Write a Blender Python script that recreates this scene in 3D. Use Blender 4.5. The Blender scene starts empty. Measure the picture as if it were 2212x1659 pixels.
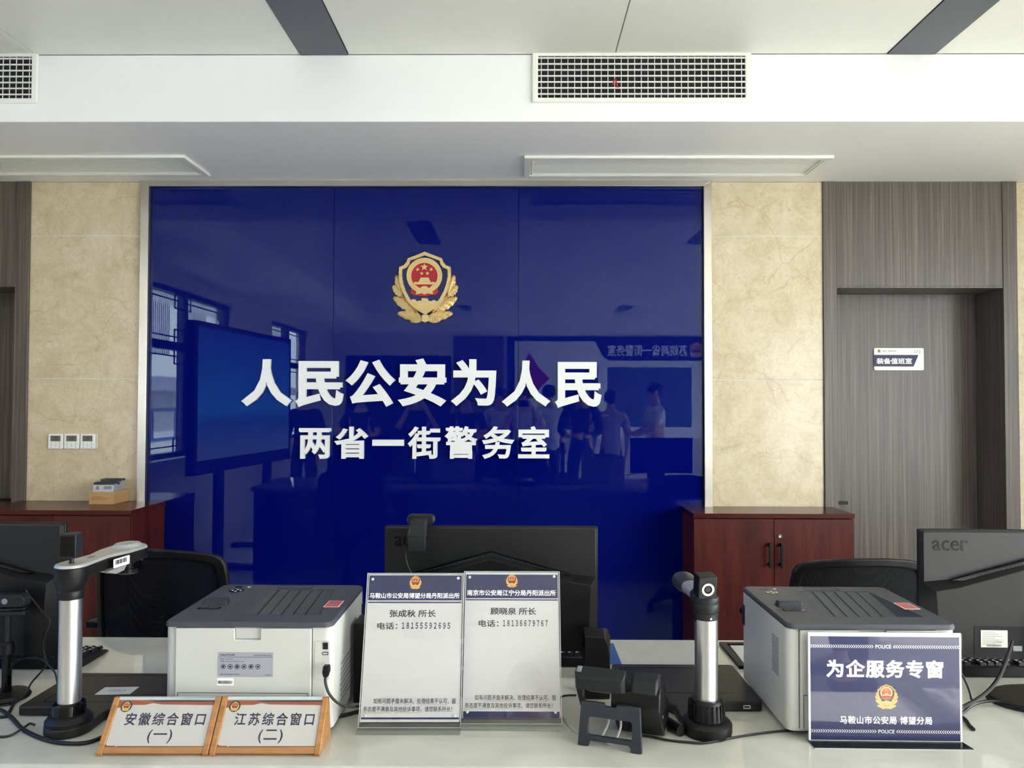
import bpy, bmesh, math, random
from mathutils import Matrix, Vector
PI = math.pi
random.seed(7)
SC = bpy.context.scene
COL = SC.collection
# ------------------------------------------------------------------ camera
FPX, CXP, CYP = 1661.0, 1106.0, 829.5
EYE = Vector((0, 0, 1.48))
RCAM = (Matrix.Rotation(math.radians(0.48), 4, 'Z') @ Matrix.Rotation(PI/2 + math.radians(1.36), 4, 'X')
        @ Matrix.Rotation(math.radians(0.14), 4, 'Z'))
cd = bpy.data.cameras.new('camera'); cam = bpy.data.objects.new('camera', cd); COL.objects.link(cam)
cd.sensor_width = 36; cd.lens = FPX/2212*36; cd.clip_start = .02
cam.matrix_world = Matrix.Translation(EYE) @ RCAM
SC.camera = cam
# ------------------------------------------------------------------ world, light, exposure
VS = SC.view_settings
SC.display_settings.display_device = 'sRGB'
VS.view_transform = 'Standard'; VS.look = 'None'; VS.gamma = 1; VS.use_curve_mapping = False
VS.exposure = 1.46
W_ = bpy.data.worlds.new('sky'); SC.world = W_; W_.use_nodes = True
bg = W_.node_tree.nodes['Background']; bg.inputs[0].default_value = (1, .99, .97, 1); bg.inputs[1].default_value = 6.4
sl = bpy.data.lights.new('sun', 'SUN'); sl.energy = 12; sl.angle = math.radians(.6); sl.color = (1, .975, .93)
sun = bpy.data.objects.new('sun', sl); COL.objects.link(sun); sun.location = (8, -1, 7); sun.rotation_euler = (0, math.radians(48), 0)
WIN = {  # window openings in the side walls: x, y0, y1, z0, z1
    1: (-3.3, -.22, 1.95, .94, 2.58), 2: (-3.3, -3.45, -1.65, .94, 2.58),
    3: (4.0, -1.0, 2.3, .5, 2.62), 4: (4.0, -4.3, -1.6, .15, 2.62)}
for n, (x, y0, y1, z0, z1) in WIN.items():      # sky portals: they only tell the renderer where daylight enters
    l = bpy.data.lights.new('sky_portal', 'AREA'); l.shape = 'RECTANGLE'; l.size = z1-z0; l.size_y = y1-y0
    l.cycles.is_portal = True
    o = bpy.data.objects.new('sky_portal', l); COL.objects.link(o)
    o.location = (x-.14 if x < 0 else x+.14, (y0+y1)/2, (z0+z1)/2)
    o.rotation_euler = (0, -PI/2 if x < 0 else PI/2, 0)

# ------------------------------------------------------------------ pixel helpers: where a ray of the photo meets a real plane
def ray(px, py): return RCAM.to_3x3() @ Vector(((px-CXP)/FPX, -(py-CYP)/FPX, -1))
def P(px, py, y): d = ray(px, py); return EYE + d*(y/d.y)
def Z(px, py, z=.78): d = ray(px, py); return EYE + d*((z-EYE.z)/d.z)

# ------------------------------------------------------------------ materials
def c8(r, g, b):
    f = lambda v: (v/255/12.92) if v/255 <= .04045 else ((v/255+.055)/1.055)**2.4
    return (f(r), f(g), f(b), 1)
def mat(name, col, rough=.5, metal=0, noise=0, nscale=40, bump=0, spec=.5, emit=None, estr=1, aniso=None, coat=0):
    m = bpy.data.materials.new(name); m.use_nodes = True
    nt = m.node_tree; b = nt.nodes['Principled BSDF']
    b.inputs['Base Color'].default_value = col; b.inputs['Roughness'].default_value = rough
    b.inputs['Metallic'].default_value = metal; b.inputs['Specular IOR Level'].default_value = spec
    b.inputs['Coat Weight'].default_value = coat
    if emit: b.inputs['Emission Color'].default_value = emit; b.inputs['Emission Strength'].default_value = estr
    if noise or bump:
        tc = nt.nodes.new('ShaderNodeTexCoord'); nz = nt.nodes.new('ShaderNodeTexNoise')
        nz.inputs['Scale'].default_value = nscale; nz.inputs['Detail'].default_value = 4
        nt.links.new(tc.outputs['Object'], nz.inputs['Vector'])
        if noise:
            mx = nt.nodes.new('ShaderNodeMix'); mx.data_type = 'RGBA'
            mx.inputs['A'].default_value = tuple(v*(1-noise) for v in col[:3])+(1,)
            mx.inputs['B'].default_value = tuple(min(1, v*(1+noise)) for v in col[:3])+(1,)
            nt.links.new(nz.outputs['Fac'], mx.inputs['Factor']); nt.links.new(mx.outputs['Result'], b.inputs['Base Color'])
        if bump:
            bp = nt.nodes.new('ShaderNodeBump'); bp.inputs['Strength'].default_value = bump; bp.inputs['Distance'].default_value = .002
            nt.links.new(nz.outputs['Fac'], bp.inputs['Height']); nt.links.new(bp.outputs['Normal'], b.inputs['Normal'])
    return m
def ramp(nt, src, stops):
    r = nt.nodes.new('ShaderNodeValToRGB')
    el = r.color_ramp.elements
    while len(el) < len(stops): el.new(.5)
    for e, (p, c) in zip(el, stops): e.position = p; e.color = c
    nt.links.new(src, r.inputs['Fac']); return r
def mapping(nt, scale, rot=(0, 0, 0), coord='Object'):
    tc = nt.nodes.new('ShaderNodeTexCoord'); mp = nt.nodes.new('ShaderNodeMapping')
    mp.inputs['Scale'].default_value = scale; mp.inputs['Rotation'].default_value = rot
    nt.links.new(tc.outputs[coord], mp.inputs['Vector']); return mp.outputs['Vector']
def noise(nt, vec, scale, detail=4, dist=0, rough=.5):
    n = nt.nodes.new('ShaderNodeTexNoise'); n.inputs['Scale'].default_value = scale; n.inputs['Detail'].default_value = detail
    n.inputs['Distortion'].default_value = dist; n.inputs['Roughness'].default_value = rough
    nt.links.new(vec, n.inputs['Vector']); return n
def mixc(nt, fac, a, b, mode='MIX'):
    m = nt.nodes.new('ShaderNodeMix'); m.data_type = 'RGBA'; m.blend_type = mode
    for s, v in (('Factor', fac), ('A', a), ('B', b)):
        if hasattr(v, 'is_linked'): nt.links.new(v, m.inputs[s])
        else: m.inputs[s].default_value = v
    return m.outputs['Result']
def marble():
    m = mat('cream_marble', (1, 1, 1, 1), .16); nt = m.node_tree; b = nt.nodes['Principled BSDF']
    v = mapping(nt, (1, 1, 1))
    base = ramp(nt, noise(nt, v, 7.0, 9, .7, .7).outputs['Fac'], [(.28, c8(203, 184, 152)), (.5, c8(219, 204, 174)), (.72, c8(229, 218, 193))]).outputs['Color']
    fine = ramp(nt, noise(nt, v, 26, 6, 2.0, .7).outputs['Fac'], [(.35, (.78, .74, .66, 1)), (.55, (1, 1, 1, 1))]).outputs['Color']
    col = mixc(nt, .45, base, fine, 'MULTIPLY')
    nd = noise(nt, v, 2.6, 5, 0, .6)
    vv = mixc(nt, .16, v, nd.outputs['Color'])
    vo = nt.nodes.new('ShaderNodeTexVoronoi'); vo.feature = 'DISTANCE_TO_EDGE'; vo.inputs['Scale'].default_value = 3.3
    nt.links.new(vv, vo.inputs['Vector'])
    vein = ramp(nt, vo.outputs['Distance'], [(0, (.42, .42, .42, 1)), (.004, (.2, .2, .2, 1)), (.016, (0, 0, 0, 1))]).outputs['Color']
    gate = ramp(nt, noise(nt, v, 3.1, 2).outputs['Fac'], [(.45, (0, 0, 0, 1)), (.62, (1, 1, 1, 1))]).outputs['Color']
    vm = mixc(nt, 1.0, vein, gate, 'MULTIPLY')
    v2 = nt.nodes.new('ShaderNodeTexVoronoi'); v2.feature = 'DISTANCE_TO_EDGE'; v2.inputs['Scale'].default_value = 13
    nt.links.new(mixc(nt, .12, v, noise(nt, v, 9, 4).outputs['Color']), v2.inputs['Vector'])
    cr = ramp(nt, v2.outputs['Distance'], [(0, (.34, .34, .34, 1)), (.03, (0, 0, 0, 1))]).outputs['Color']
    g2 = ramp(nt, noise(nt, v, 6, 2).outputs['Fac'], [(.42, (0, 0, 0, 1)), (.6, (1, 1, 1, 1))]).outputs['Color']
    col = mixc(nt, mixc(nt, 1.0, cr, g2, 'MULTIPLY'), col, c8(168, 140, 100))
    col = mixc(nt, vm, col, c8(170, 124, 80))
    nt.links.new(col, b.inputs['Base Color']); return m
def wood(name, dark, midc, light, sx, sz, rough=.35, axis='Z', contrast=(.3, .5, .7), knots=None):
    m = mat(name, midc, rough); nt = m.node_tree; b = nt.nodes['Principled BSDF']
    sc = {'Z': (sx, sx, sz), 'X': (sz, sx, sx)}[axis]
    v = mapping(nt, sc)
    n = noise(nt, v, 1.0, 6, .6, .65)
    col = ramp(nt, n.outputs['Fac'], [(contrast[0], dark), (contrast[1], midc), (contrast[2], light)]).outputs['Color']
    if knots:
        k = noise(nt, mapping(nt, (7, 7, 2.2) if axis == 'Z' else (2.2, 7, 7)), 1, 3, 1.0)
        kf = ramp(nt, k.outputs['Fac'], [(.56, (0, 0, 0, 1)), (.74, (.75, .75, .75, 1))]).outputs['Color']
        col = mixc(nt, kf, col, knots)
    if 'cherry' in name: b.inputs['Specular IOR Level'].default_value = .22
    nt.links.new(col, b.inputs['Base Color']); return m
def quartz():
    m = mat('pale_quartz', (.7, .7, .66, 1), .045); nt = m.node_tree; b = nt.nodes['Principled BSDF']
    v = mapping(nt, (1, 1, 1))
    a = ramp(nt, noise(nt, v, 5, 5, .8).outputs['Fac'], [(.3, c8(186, 186, 178)), (.7, c8(208, 207, 199))]).outputs['Color']
    s = ramp(nt, noise(nt, v, 700, 2).outputs['Fac'], [(.30, (.80, .78, .74, 1)), (.42, (1, 1, 1, 1))]).outputs['Color']
    nt.links.new(mixc(nt, .6, a, s, 'MULTIPLY'), b.inputs['Base Color']); return m
def clear(name, fac=.028, tint=(1, 1, 1, 1), rough=.0):
    m = bpy.data.materials.new(name); m.use_nodes = True; nt = m.node_tree; nt.nodes.clear()
    out = nt.nodes.new('ShaderNodeOutputMaterial'); t = nt.nodes.new('ShaderNodeBsdfTransparent'); g = nt.nodes.new('ShaderNodeBsdfGlossy')
    t.inputs[0].default_value = tint; g.inputs['Roughness'].default_value = rough
    lw = nt.nodes.new('ShaderNodeLayerWeight'); pw = nt.nodes.new('ShaderNodeMath'); pw.operation = 'POWER'; pw.inputs[1].default_value = 5
    fr = nt.nodes.new('ShaderNodeMath'); fr.operation = 'MULTIPLY_ADD'; fr.inputs[1].default_value = 1-fac; fr.inputs[2].default_value = fac
    nt.links.new(lw.outputs['Facing'], pw.inputs[0]); nt.links.new(pw.outputs[0], fr.inputs[0])
    mx = nt.nodes.new('ShaderNodeMixShader')
    nt.links.new(fr.outputs[0], mx.inputs[0]); nt.links.new(t.outputs[0], mx.inputs[1]); nt.links.new(g.outputs[0], mx.inputs[2])
    nt.links.new(mx.outputs[0], out.inputs[0]); return m
def meshcloth():
    m = mat('black_chair_mesh', c8(15, 17, 21), .9, spec=.2); nt = m.node_tree; b = nt.nodes['Principled BSDF']
    v = mapping(nt, (1, 1, 1))
    ck = nt.nodes.new('ShaderNodeTexVoronoi'); ck.inputs['Scale'].default_value = 210; ck.inputs['Randomness'].default_value = 0
    nt.links.new(v, ck.inputs['Vector'])
    al = ramp(nt, ck.outputs['Distance'], [(.20, (.72, .72, .72, 1)), (.34, (1, 1, 1, 1))]).outputs['Color']
    nt.links.new(al, b.inputs['Alpha']); return m
M = {}
M['marble'] = marble()
M['doorwood'] = wood('grey_brown_laminate', c8(68, 60, 57), c8(92, 83, 79), c8(121, 110, 102), 90, 1.1, .38)
M['cherry'] = wood('cherry_laminate', c8(58, 20, 18), c8(76, 29, 25), c8(92, 38, 31), 26, 2.5, .4, 'Z', (.25, .5, .75), c8(30, 13, 14))
M['cherrytop'] = wood('cherry_laminate_top', c8(62, 23, 20), c8(76, 30, 26), c8(90, 38, 32), 26, 2.5, .22, 'X', (.25, .5, .75))
M['quartz'] = quartz()
M['ceil'] = mat('ceiling_panel_metal', c8(224, 224, 214), .32, 0, .02, 60)
M['white'] = mat('white_paint', c8(242, 242, 240), .55, 0, .01, 30)
M['cream'] = mat('cream_wall_paint', c8(214, 208, 196), .6, 0, .02, 20)
M['strip'] = mat('dark_grey_strip', c8(74, 78, 88), .4, 0, .03, 80)
M['blue'] = mat('blue_back_painted_glass', (.0006, .0036, .128, 1), .0, 0, .02, 3, spec=.50)
M['blue'].node_tree.nodes['Principled BSDF'].inputs['Specular Tint'].default_value = (.64, .80, 1, 1)
M['steel'] = mat('brushed_steel', c8(206, 200, 190), .34, 1, .06, 8)
M['chrome'] = mat('polished_metal', c8(225, 225, 225), .12, 1, .02, 30)
M['gold'] = mat('gold_relief', c8(236, 208, 150), .42, .55, .10, 120, .5)
M['goldprint'] = mat('gold_print', c8(222, 178, 92), .5, 0, .08, 300)
M['red'] = mat('red_enamel', c8(178, 30, 42), .35, 0, .05, 80)
M['navyenamel'] = mat('blue_enamel', c8(22, 34, 100), .25, 0, .05, 40)
M['letter'] = mat('white_letter_acrylic', c8(250, 250, 250), .4, 0, .01, 50)
M['vent'] = mat('white_grille_metal', c8(236, 236, 228), .45, 0, .02, 60)
M['ventdark'] = mat('dark_duct', c8(9, 10, 14), .8, 0, .1, 20)
M['ventgrey'] = mat('grey_filter', c8(120, 118, 116), .6, 0, .05, 80)
M['prbody'] = mat('printer_white_plastic', c8(196, 197, 193), .42, 0, .015, 200, .05)
M['prtop'] = mat('printer_slate_plastic', c8(68, 71, 79), .45, 0, .04, 400, .12, .35)
M['prtray'] = mat('printer_grey_plastic', c8(74, 78, 83), .42, 0, .04, 400, .1, .35)
M['black'] = mat('black_plastic', c8(13, 13, 15), .42, 0, .08, 300, .08, .3)
M['blackgloss'] = mat('black_gloss_plastic', c8(8, 8, 10), .14, 0, .05, 40, 0, .3)
M['charcoal'] = mat('charcoal_plastic', c8(27, 29, 34), .45, 0, .06, 300, .1, .3)
M['slate'] = mat('slate_plastic', c8(44, 48, 56), .4, 0, .05, 300, .08, .35)
M['pad'] = mat('scanner_pad_plastic', c8(34, 33, 33), .4, 0, .06, 400, .1, .35)
M['alu'] = mat('satin_aluminium', c8(204, 204, 204), .33, 1, .04, 300)
M['silver'] = mat('silver_plastic', c8(190, 191, 190), .32, .55, .03, 100)
M['rubber'] = mat('black_cable_rubber', c8(12, 12, 13), .5, 0, .05, 80)
M['greycable'] = mat('grey_cable', c8(178, 178, 172), .5, 0, .04, 80)
M['paper'] = mat('white_paper', c8(203, 202, 204), .55, 0, .012, 40)
M['sheet'] = mat('grey_white_sheet', c8(202, 199, 197), .6, 0, .03, 300)
M['ink'] = mat('black_print', c8(28, 28, 32), .6, 0, .05, 60)
M['navyink'] = mat('navy_print', c8(26, 32, 82), .5, 0, .05, 60)
M['navydark'] = mat('dark_navy_print', c8(18, 20, 58), .5, 0, .05, 60)
M['greyprint'] = mat('grey_print', c8(130, 132, 142), .5, 0, .05, 200)
M['orangeprint'] = mat('rust_print', c8(158, 78, 46), .5, 0, .1, 60)
M['beech'] = wood('beech_wood', c8(150, 100, 56), c8(172, 120, 72), c8(188, 138, 88), 60, 5, .42, 'X')
M['acrylic'] = clear('clear_acrylic'); M['glass'] = clear('window_glass', tint=(.93, .96, .97, 1))
M['lip'] = clear('acrylic_lip', .16, (.80, .82, .82, 1), .12)
M['acredge'] = mat('acrylic_edge', c8(198, 204, 206), .15, 0, .03, 60)
M['card'] = mat('cardboard', c8(190, 148, 100), .75, 0, .06, 60, .1)
M['lcd'] = mat('lcd_screen', c8(104, 108, 98), .25, 0, .05, 60)
M['meshcloth'] = meshcloth()
M['fabric'] = mat('black_fabric', c8(15, 17, 20), .9, 0, .12, 500, .3)
M['floor'] = mat('grey_floor_tile', c8(222, 218, 211), .16, 0, .06, 6)
M['frame'] = mat('dark_window_frame', c8(46, 46, 54), .4, 0, .06, 60)
M['redsticker'] = mat('red_sticker', c8(222, 70, 66), .45, 0, .04, 80)
M['bluefolder'] = mat('blue_folder', c8(52, 88, 150), .4, 0, .05, 40)
M['label'] = mat('cream_label', c8(214, 214, 202), .5, 0, .02, 80)
M['plaster'] = mat('outdoor_plaster', c8(206, 206, 200), .8, 0, .05, 6)
M['roof'] = mat('red_roof_tile', c8(150, 62, 52), .7, 0, .15, 30, .3)
M['asphalt'] = mat('grey_paving', c8(150, 150, 146), .8, 0, .1, 12)
M['skin'] = mat('skin', c8(196, 150, 122), .55, 0, .05, 30)
M['hair'] = mat('black_hair', c8(24, 21, 20), .6, 0, .15, 120, .3)
M['shirtwhite'] = mat('white_shirt_cloth', c8(212, 214, 216), .8, 0, .04, 60, .2)
M['shirtdark'] = mat('dark_shirt_cloth', c8(30, 32, 42), .8, 0, .08, 60, .2)
M['shirtgrey'] = mat('grey_hoodie_cloth', c8(168, 168, 172), .85, 0, .05, 60, .2)
M['trouser'] = mat('dark_trouser_cloth', c8(34, 36, 46), .8, 0, .06, 60, .2)
M['pinkprint'] = mat('map_print', c8(70, 90, 120), .5, 0, .5, 14)

# ------------------------------------------------------------------ mesh builder
I4 = Matrix.Identity(4)
def T(x, y, z): return Matrix.Translation((x, y, z))
def RZ(a): return Matrix.Rotation(a, 4, 'Z')
def RX(a): return Matrix.Rotation(a, 4, 'X')
def RY(a): return Matrix.Rotation(a, 4, 'Y')
FR = Matrix(((1, 0, 0, 0), (0, 0, -1, 0), (0, 1, 0, 0), (0, 0, 0, 1)))      # drawing plane facing -y: u = x, v = z
SD = Matrix(((0, 0, 1, 0), (1, 0, 0, 0), (0, 1, 0, 0), (0, 0, 0, 1)))       # drawing plane facing +x: u = y, v = z
BK = Matrix(((-1, 0, 0, 0), (0, 0, 1, 0), (0, 1, 0, 0), (0, 0, 0, 1)))      # drawing plane facing +y: u = -x, v = z
LF = Matrix(((0, 0, -1, 0), (-1, 0, 0, 0), (0, 1, 0, 0), (0, 0, 0, 1)))     # drawing plane facing -x
def rrect(x0, y0, x1, y1, r, seg=5):
    p = []
    for cx, cy, a in ((x1-r, y1-r, 0), (x0+r, y1-r, PI/2), (x0+r, y0+r, PI), (x1-r, y0+r, 1.5*PI)):
        for i in range(seg+1):
            t = a + PI/2*i/seg; p.append((cx+r*math.cos(t), cy+r*math.sin(t)))
    return p
def circ(cx, cy, r, n=24, ry=None): return [(cx+r*math.cos(2*PI*i/n), cy+(ry or r)*math.sin(2*PI*i/n)) for i in range(n)]
def star(cx, cy, r, rot=PI/2): return [(cx+(r if i % 2 == 0 else r*.4)*math.cos(rot+PI*i/5), cy+(r if i % 2 == 0 else r*.4)*math.sin(rot+PI*i/5)) for i in range(10)]
def smooth_path(pts, n=6):
    pts = [Vector(p) for p in pts]; out = []
    for i in range(len(pts)-1):
        p0, p1, p2, p3 = pts[max(i-1, 0)], pts[i], pts[i+1], pts[min(i+2, len(pts)-1)]
        for k in range(n):
            t = k/n
            out.append(.5*((2*p1)+(p2-p0)*t+(2*p0-5*p1+4*p2-p3)*t*t+(3*p1-p0-3*p2+p3)*t**3))
    out.append(pts[-1]); return out
TXT = {}
class MB:
    def __init__(s): s.bm = bmesh.new(); s.mi = 0
    def _f(s, vs):
        try: f = s.bm.faces.new(vs); f.material_index = s.mi; return f
        except ValueError: return None
    def box(s, x0, y0, z0, x1, y1, z1, Mx=I4):
        v = [s.bm.verts.new(Mx @ Vector((x, y, z))) for z in (z0, z1) for x, y in ((x0, y0), (x1, y0), (x1, y1), (x0, y1))]
        for f in ((3, 2, 1, 0), (4, 5, 6, 7), (0, 1, 5, 4), (1, 2, 6, 5), (2, 3, 7, 6), (3, 0, 4, 7)): s._f([v[i] for i in f])
        return s
    def ext(s, pts, d, Mx=I4, top=None):
        """outline pts in the drawing plane, pushed out by d along its normal; top: another outline for the far end"""
        a = [s.bm.verts.new(Mx @ Vector((u, v, 0))) for u, v in pts]
        b = [s.bm.verts.new(Mx @ Vector((u, v, d))) for u, v in (top or pts)]
        n = len(pts)
        s._f(a[::-1]); s._f(b)
        for i in range(n): s._f([a[i], a[(i+1) % n], b[(i+1) % n], b[i]])
        return s
    def flat(s, pts, Mx=I4): s._f([s.bm.verts.new(Mx @ Vector((u, v, 0))) for u, v in pts]); return s
    def ring(s, outer, inner, d, Mx=I4):
        n = len(outer); L = []
        for pts, h in ((outer, 0), (outer, d), (inner, d), (inner, 0)): L.append([s.bm.verts.new(Mx @ Vector((u, v, h))) for u, v in pts])
        for k in range(4):
            a, b = L[k], L[(k+1) % 4]
            for i in range(n): s._f([a[i], a[(i+1) % n], b[(i+1) % n], b[i]])
        return s
    def loft(s, loops, cap=True):
        L = [[s.bm.verts.new(Vector(p)) for p in lp] for lp in loops]; n = len(L[0])
        for a, b in zip(L, L[1:]):
            for i in range(n): s._f([a[i], a[(i+1) % n], b[(i+1) % n], b[i]])
        if cap: s._f(L[0][::-1]); s._f(L[-1])
        return s
    def plate(s, outer, inner, d, o, i, Mx=I4):
        """flat plate with one window; o, i: the two index pairs where outline and window are bridged"""
        L = [[[s.bm.verts.new(Mx @ Vector((u, v, z))) for u, v in pts] for pts in (outer, inner)] for z in (0, d)]
        def span(l, a, b): return l[a:b+1] if a <= b else l[a:]+l[:b+1]
        for lev, (O, Q) in enumerate(L):
            for p, q in ((0, 1), (1, 0)):
                f = span(O, o[p], o[q])+span(Q, i[p], i[q])[::-1]; s._f(f if lev else f[::-1])
        for k, n in ((0, len(outer)), (1, len(inner))):
            for a in range(n): s._f([L[0][k][a], L[0][k][(a+1) % n], L[1][k][(a+1) % n], L[1][k][a]])
        return s
    def lathe(s, prof, Mx=I4, seg=32):
        return s.loft([[Mx @ Vector((r*math.cos(2*PI*i/seg), r*math.sin(2*PI*i/seg), z)) for i in range(seg)] for r, z in prof])
    def cyl(s, p0, p1, r0, r1=None, seg=20):
        p0, p1 = Vector(p0), Vector(p1); d = p1-p0
        q = d.to_track_quat('Z', 'Y').to_matrix().to_4x4()
        return s.lathe([(r0, 0), (r0 if r1 is None else r1, d.length)], Matrix.Translation(p0) @ q, seg)
    def tube(s, pts, r, seg=8, n=6):
        pts = smooth_path(pts, n) if n else [Vector(p) for p in pts]
        up = None; loops = []
        for i, p in enumerate(pts):
            t = (pts[min(i+1, len(pts)-1)]-pts[max(i-1, 0)]).normalized()
            if up is None: up = t.orthogonal().normalized()
            up = (up - t*up.dot(t)).normalized(); w = t.cross(up)
            rr = r(i/(len(pts)-1)) if callable(r) else r
            loops.append([p+up*rr*math.cos(2*PI*k/seg)+w*rr*math.sin(2*PI*k/seg) for k in range(seg)])
        return s.loft(loops)
    def ball(s, c, r, seg=16, Mx=I4, sx=1, sy=1, sz=1):
        return s.lathe([(max(r*math.sin(PI*i/10), 1e-5), -r*math.cos(PI*i/10)) for i in range(11)], Mx @ T(*c) @ Matrix.Diagonal((sx, sy, sz, 1)), seg)
    def text(s, body, box, Mx=I4, bold=.015, ext=0, align='fit', res=2, track=1.0):
        """lettering inside box (u0, v0, u1, v1) of the drawing plane; align 'fit' fills the box, 'c' keeps proportions and centres"""
        k = (body, res, track)
        if k not in TXT:
            cu = bpy.data.curves.new('lettering', 'FONT'); cu.body = body; cu.space_character = track; cu.resolution_u = res
            o = bpy.data.objects.new('lettering', cu); me = bpy.data.meshes.new_from_object(o)
            co = [v.co.to_2d() for v in me.vertices]; fs = [tuple(p.vertices) for p in me.polygons]
            bpy.data.objects.remove(o); bpy.data.meshes.remove(me); bpy.data.curves.remove(cu)
            key = {}; rm = [key.setdefault((round(p.x, 5), round(p.y, 5)), i) for i, p in enumerate(co)]
            fs = [f for f in (tuple(rm[i] for i in f) for f in fs) if len(set(f)) == len(f)]
            cnt = {}
            for f in fs:
                a = sum(co[f[i]].x*co[f[(i+1) % len(f)]].y-co[f[(i+1) % len(f)]].x*co[f[i]].y for i in range(len(f)))
                g = f if a > 0 else f[::-1]
                for i in range(len(g)): cnt[(g[i], g[(i+1) % len(g)])] = 1
            TXT[k] = (co, fs, [e for e in cnt if (e[1], e[0]) not in cnt])
        co, fs, bd = TXT[k]
        if not fs: return s
        nrm = {}
        for a, b_ in bd:
            d = (co[b_]-co[a]); d = d.normalized() if d.length > 1e-9 else Vector((1, 0)); n = Vector((d.y, -d.x))
            nrm.setdefault(a, []).append(n); nrm.setdefault(b_, []).append(n)
        grow = {}
        for i, ns in nrm.items():
            if len(ns) > 2: grow[i] = None; continue
            m_ = ns[0]+ns[-1]
            grow[i] = ns[0]*bold if m_.length < .2 else m_.normalized()*min(bold/max(.2, m_.normalized().dot(ns[0])), bold*2.2)
        used = {i for f in fs for i in f}
        x0, x1 = min(co[i].x for i in used)-bold, max(co[i].x for i in used)+bold; y0, y1 = min(co[i].y for i in used)-bold, max(co[i].y for i in used)+bold
        u0, v0, u1, v1 = box
        sx, sy = (u1-u0)/(x1-x0), (v1-v0)/(y1-y0)
        if align == 'c':
            sx = sy = min(sx, sy); mu, mv = (u0+u1)/2, (v0+v1)/2
            u0, v0 = mu-(x1-x0)*sx/2, mv-(y1-y0)*sy/2
        pt = lambda p, z: s.bm.verts.new(Mx @ Vector((u0+(p.x-x0)*sx, v0+(p.y-y0)*sy, z)))
        nv = {i: pt(co[i], ext) for i in used}
        for f in fs: s._f([nv[i] for i in f])
        if bold or ext:
            for q, (a, b_) in enumerate(bd):
                d = (co[b_]-co[a]).normalized(); n = Vector((d.y, -d.x))*bold
                A, B = co[a]+(grow[a] if grow[a] is not None else n), co[b_]+(grow[b_] if grow[b_] is not None else n)
                e = (q % 3+1)*.000012
                oa, ob = pt(A, ext-e), pt(B, ext-e)
                if bold: s._f([nv[a], nv[b_], ob, oa])
                if ext: s._f([oa, ob, pt(B, 0), pt(A, 0)])
        return s
    def build(s, name, m, parent=None, bevel=0, smooth=True, seg=2, recalc=True, weld=False):
        if recalc: bmesh.ops.recalc_face_normals(s.bm, faces=s.bm.faces)
        me = bpy.data.meshes.new(name); s.bm.to_mesh(me); s.bm.free()
        for x in (m if isinstance(m, (list, tuple)) else [m]): me.materials.append(x)
        if smooth: me.shade_smooth(); me.set_sharp_from_angle(angle=math.radians(35))
        o = bpy.data.objects.new(name, me); COL.objects.link(o)
        if parent: o.parent = parent
        if bevel:
            b = o.modifiers.new('bevel', 'BEVEL'); b.width = bevel; b.segments = seg; b.limit_method = 'ANGLE'; b.angle_limit = math.radians(40)
        return o
def tag(o, label=None, cat=None, group=None, kind=None):
    for k, v in (('label', label), ('category', cat), ('group', group), ('kind', kind)):
        if v: o[k] = v
    return o
def thing(name, loc, label, cat, group=None, rz=0, rx=0):
    o = bpy.data.objects.new(name, None); COL.objects.link(o); o.location = loc; o.rotation_euler = (rx, 0, rz)
    o.empty_display_size = .05
    return tag(o, label, cat, group)
def copy_tree(o, parent=None):
    c = o.copy(); COL.objects.link(c)
    if parent: c.parent = parent
    for ch in list(o.children): copy_tree(ch, c)
    return c
def struct(o, label=None):
    o['kind'] = 'structure'
    if label: o['label'] = label
    return o

# ------------------------------------------------------------------ police badge drawing (unit width)
def bp(x, y): return ((x-820)/1160, (840-y)/1160)
def leaf(base, tip, w, n=9):
    bx, by = base; tx_, ty = tip; L = math.hypot(tx_-bx, ty-by); ux, uy = (tx_-bx)/L, (ty-by)/L
    out = []
    side = []
    for i in range(n+1):
        t = i/n; ww = w*math.sin(PI*min(1, t*.9+.06))**.8*(1-.15*t)
        jag = (.9 if i % 2 else 1.12)
        side.append((t*L, ww*jag if i < n else 0))
    a = [(bx+ux*p-uy*q, by+uy*p+ux*q) for p, q in side]; b = [(bx+ux*p+uy*q, by+uy*p-ux*q) for p, q in side[::-1]]
    return a+b
SH_R = [(815, 205), (960, 262), (1125, 325), (1150, 395), (1200, 450), (1280, 480), (1287, 640), (1262, 790), (1215, 930), (1130, 1090), (1010, 1215), (830, 1335)]
SH_I = [(815, 270), (950, 318), (1082, 365), (1100, 430), (1150, 490), (1226, 522), (1230, 640), (1205, 780), (1162, 905), (1085, 1050), (980, 1160), (828, 1268)]
def mirror(R): return [bp(x, y) for x, y in R] + [bp(1640-x, y) for x, y in R[-2:0:-1]]
def lens(pts, base, tip, h, mb, Mx):
    """a leaf with a raised mid rib"""
    n = len(pts)//2
    rim0 = [mb.bm.verts.new(Mx @ Vector((u, v, 0))) for u, v in pts]
    rim = [mb.bm.verts.new(Mx @ Vector((u, v, h*.45*(1.0 if i % 2 else .75)))) for i, (u, v) in enumerate(pts)]
    rib = [mb.bm.verts.new(Mx @ Vector((base[0]+(tip[0]-base[0])*i/(n-1)*.98, base[1]+(tip[1]-base[1])*i/(n-1)*.98, h))) for i in range(n)]
    N = len(pts)
    for i in range(N): mb._f([rim0[i], rim0[(i+1) % N], rim[(i+1) % N], rim[i]])
    for i in range(n-1):
        mb._f([rim[i], rim[i+1], rib[i+1], rib[i]])
        mb._f([rim[N-1-i-1], rim[N-1-i], rib[i], rib[i+1]])
    mb._f(rim0[::-1])
LEAVES = [((400, 960), (300, 615), 72), ((420, 1000), (238, 800), 78), ((620, 1255), (246, 1010), 92), ((690, 1280), (420, 985), 60), ((790, 1385), (322, 1300), 92), ((780, 1415), (560, 1450), 45)]
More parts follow.
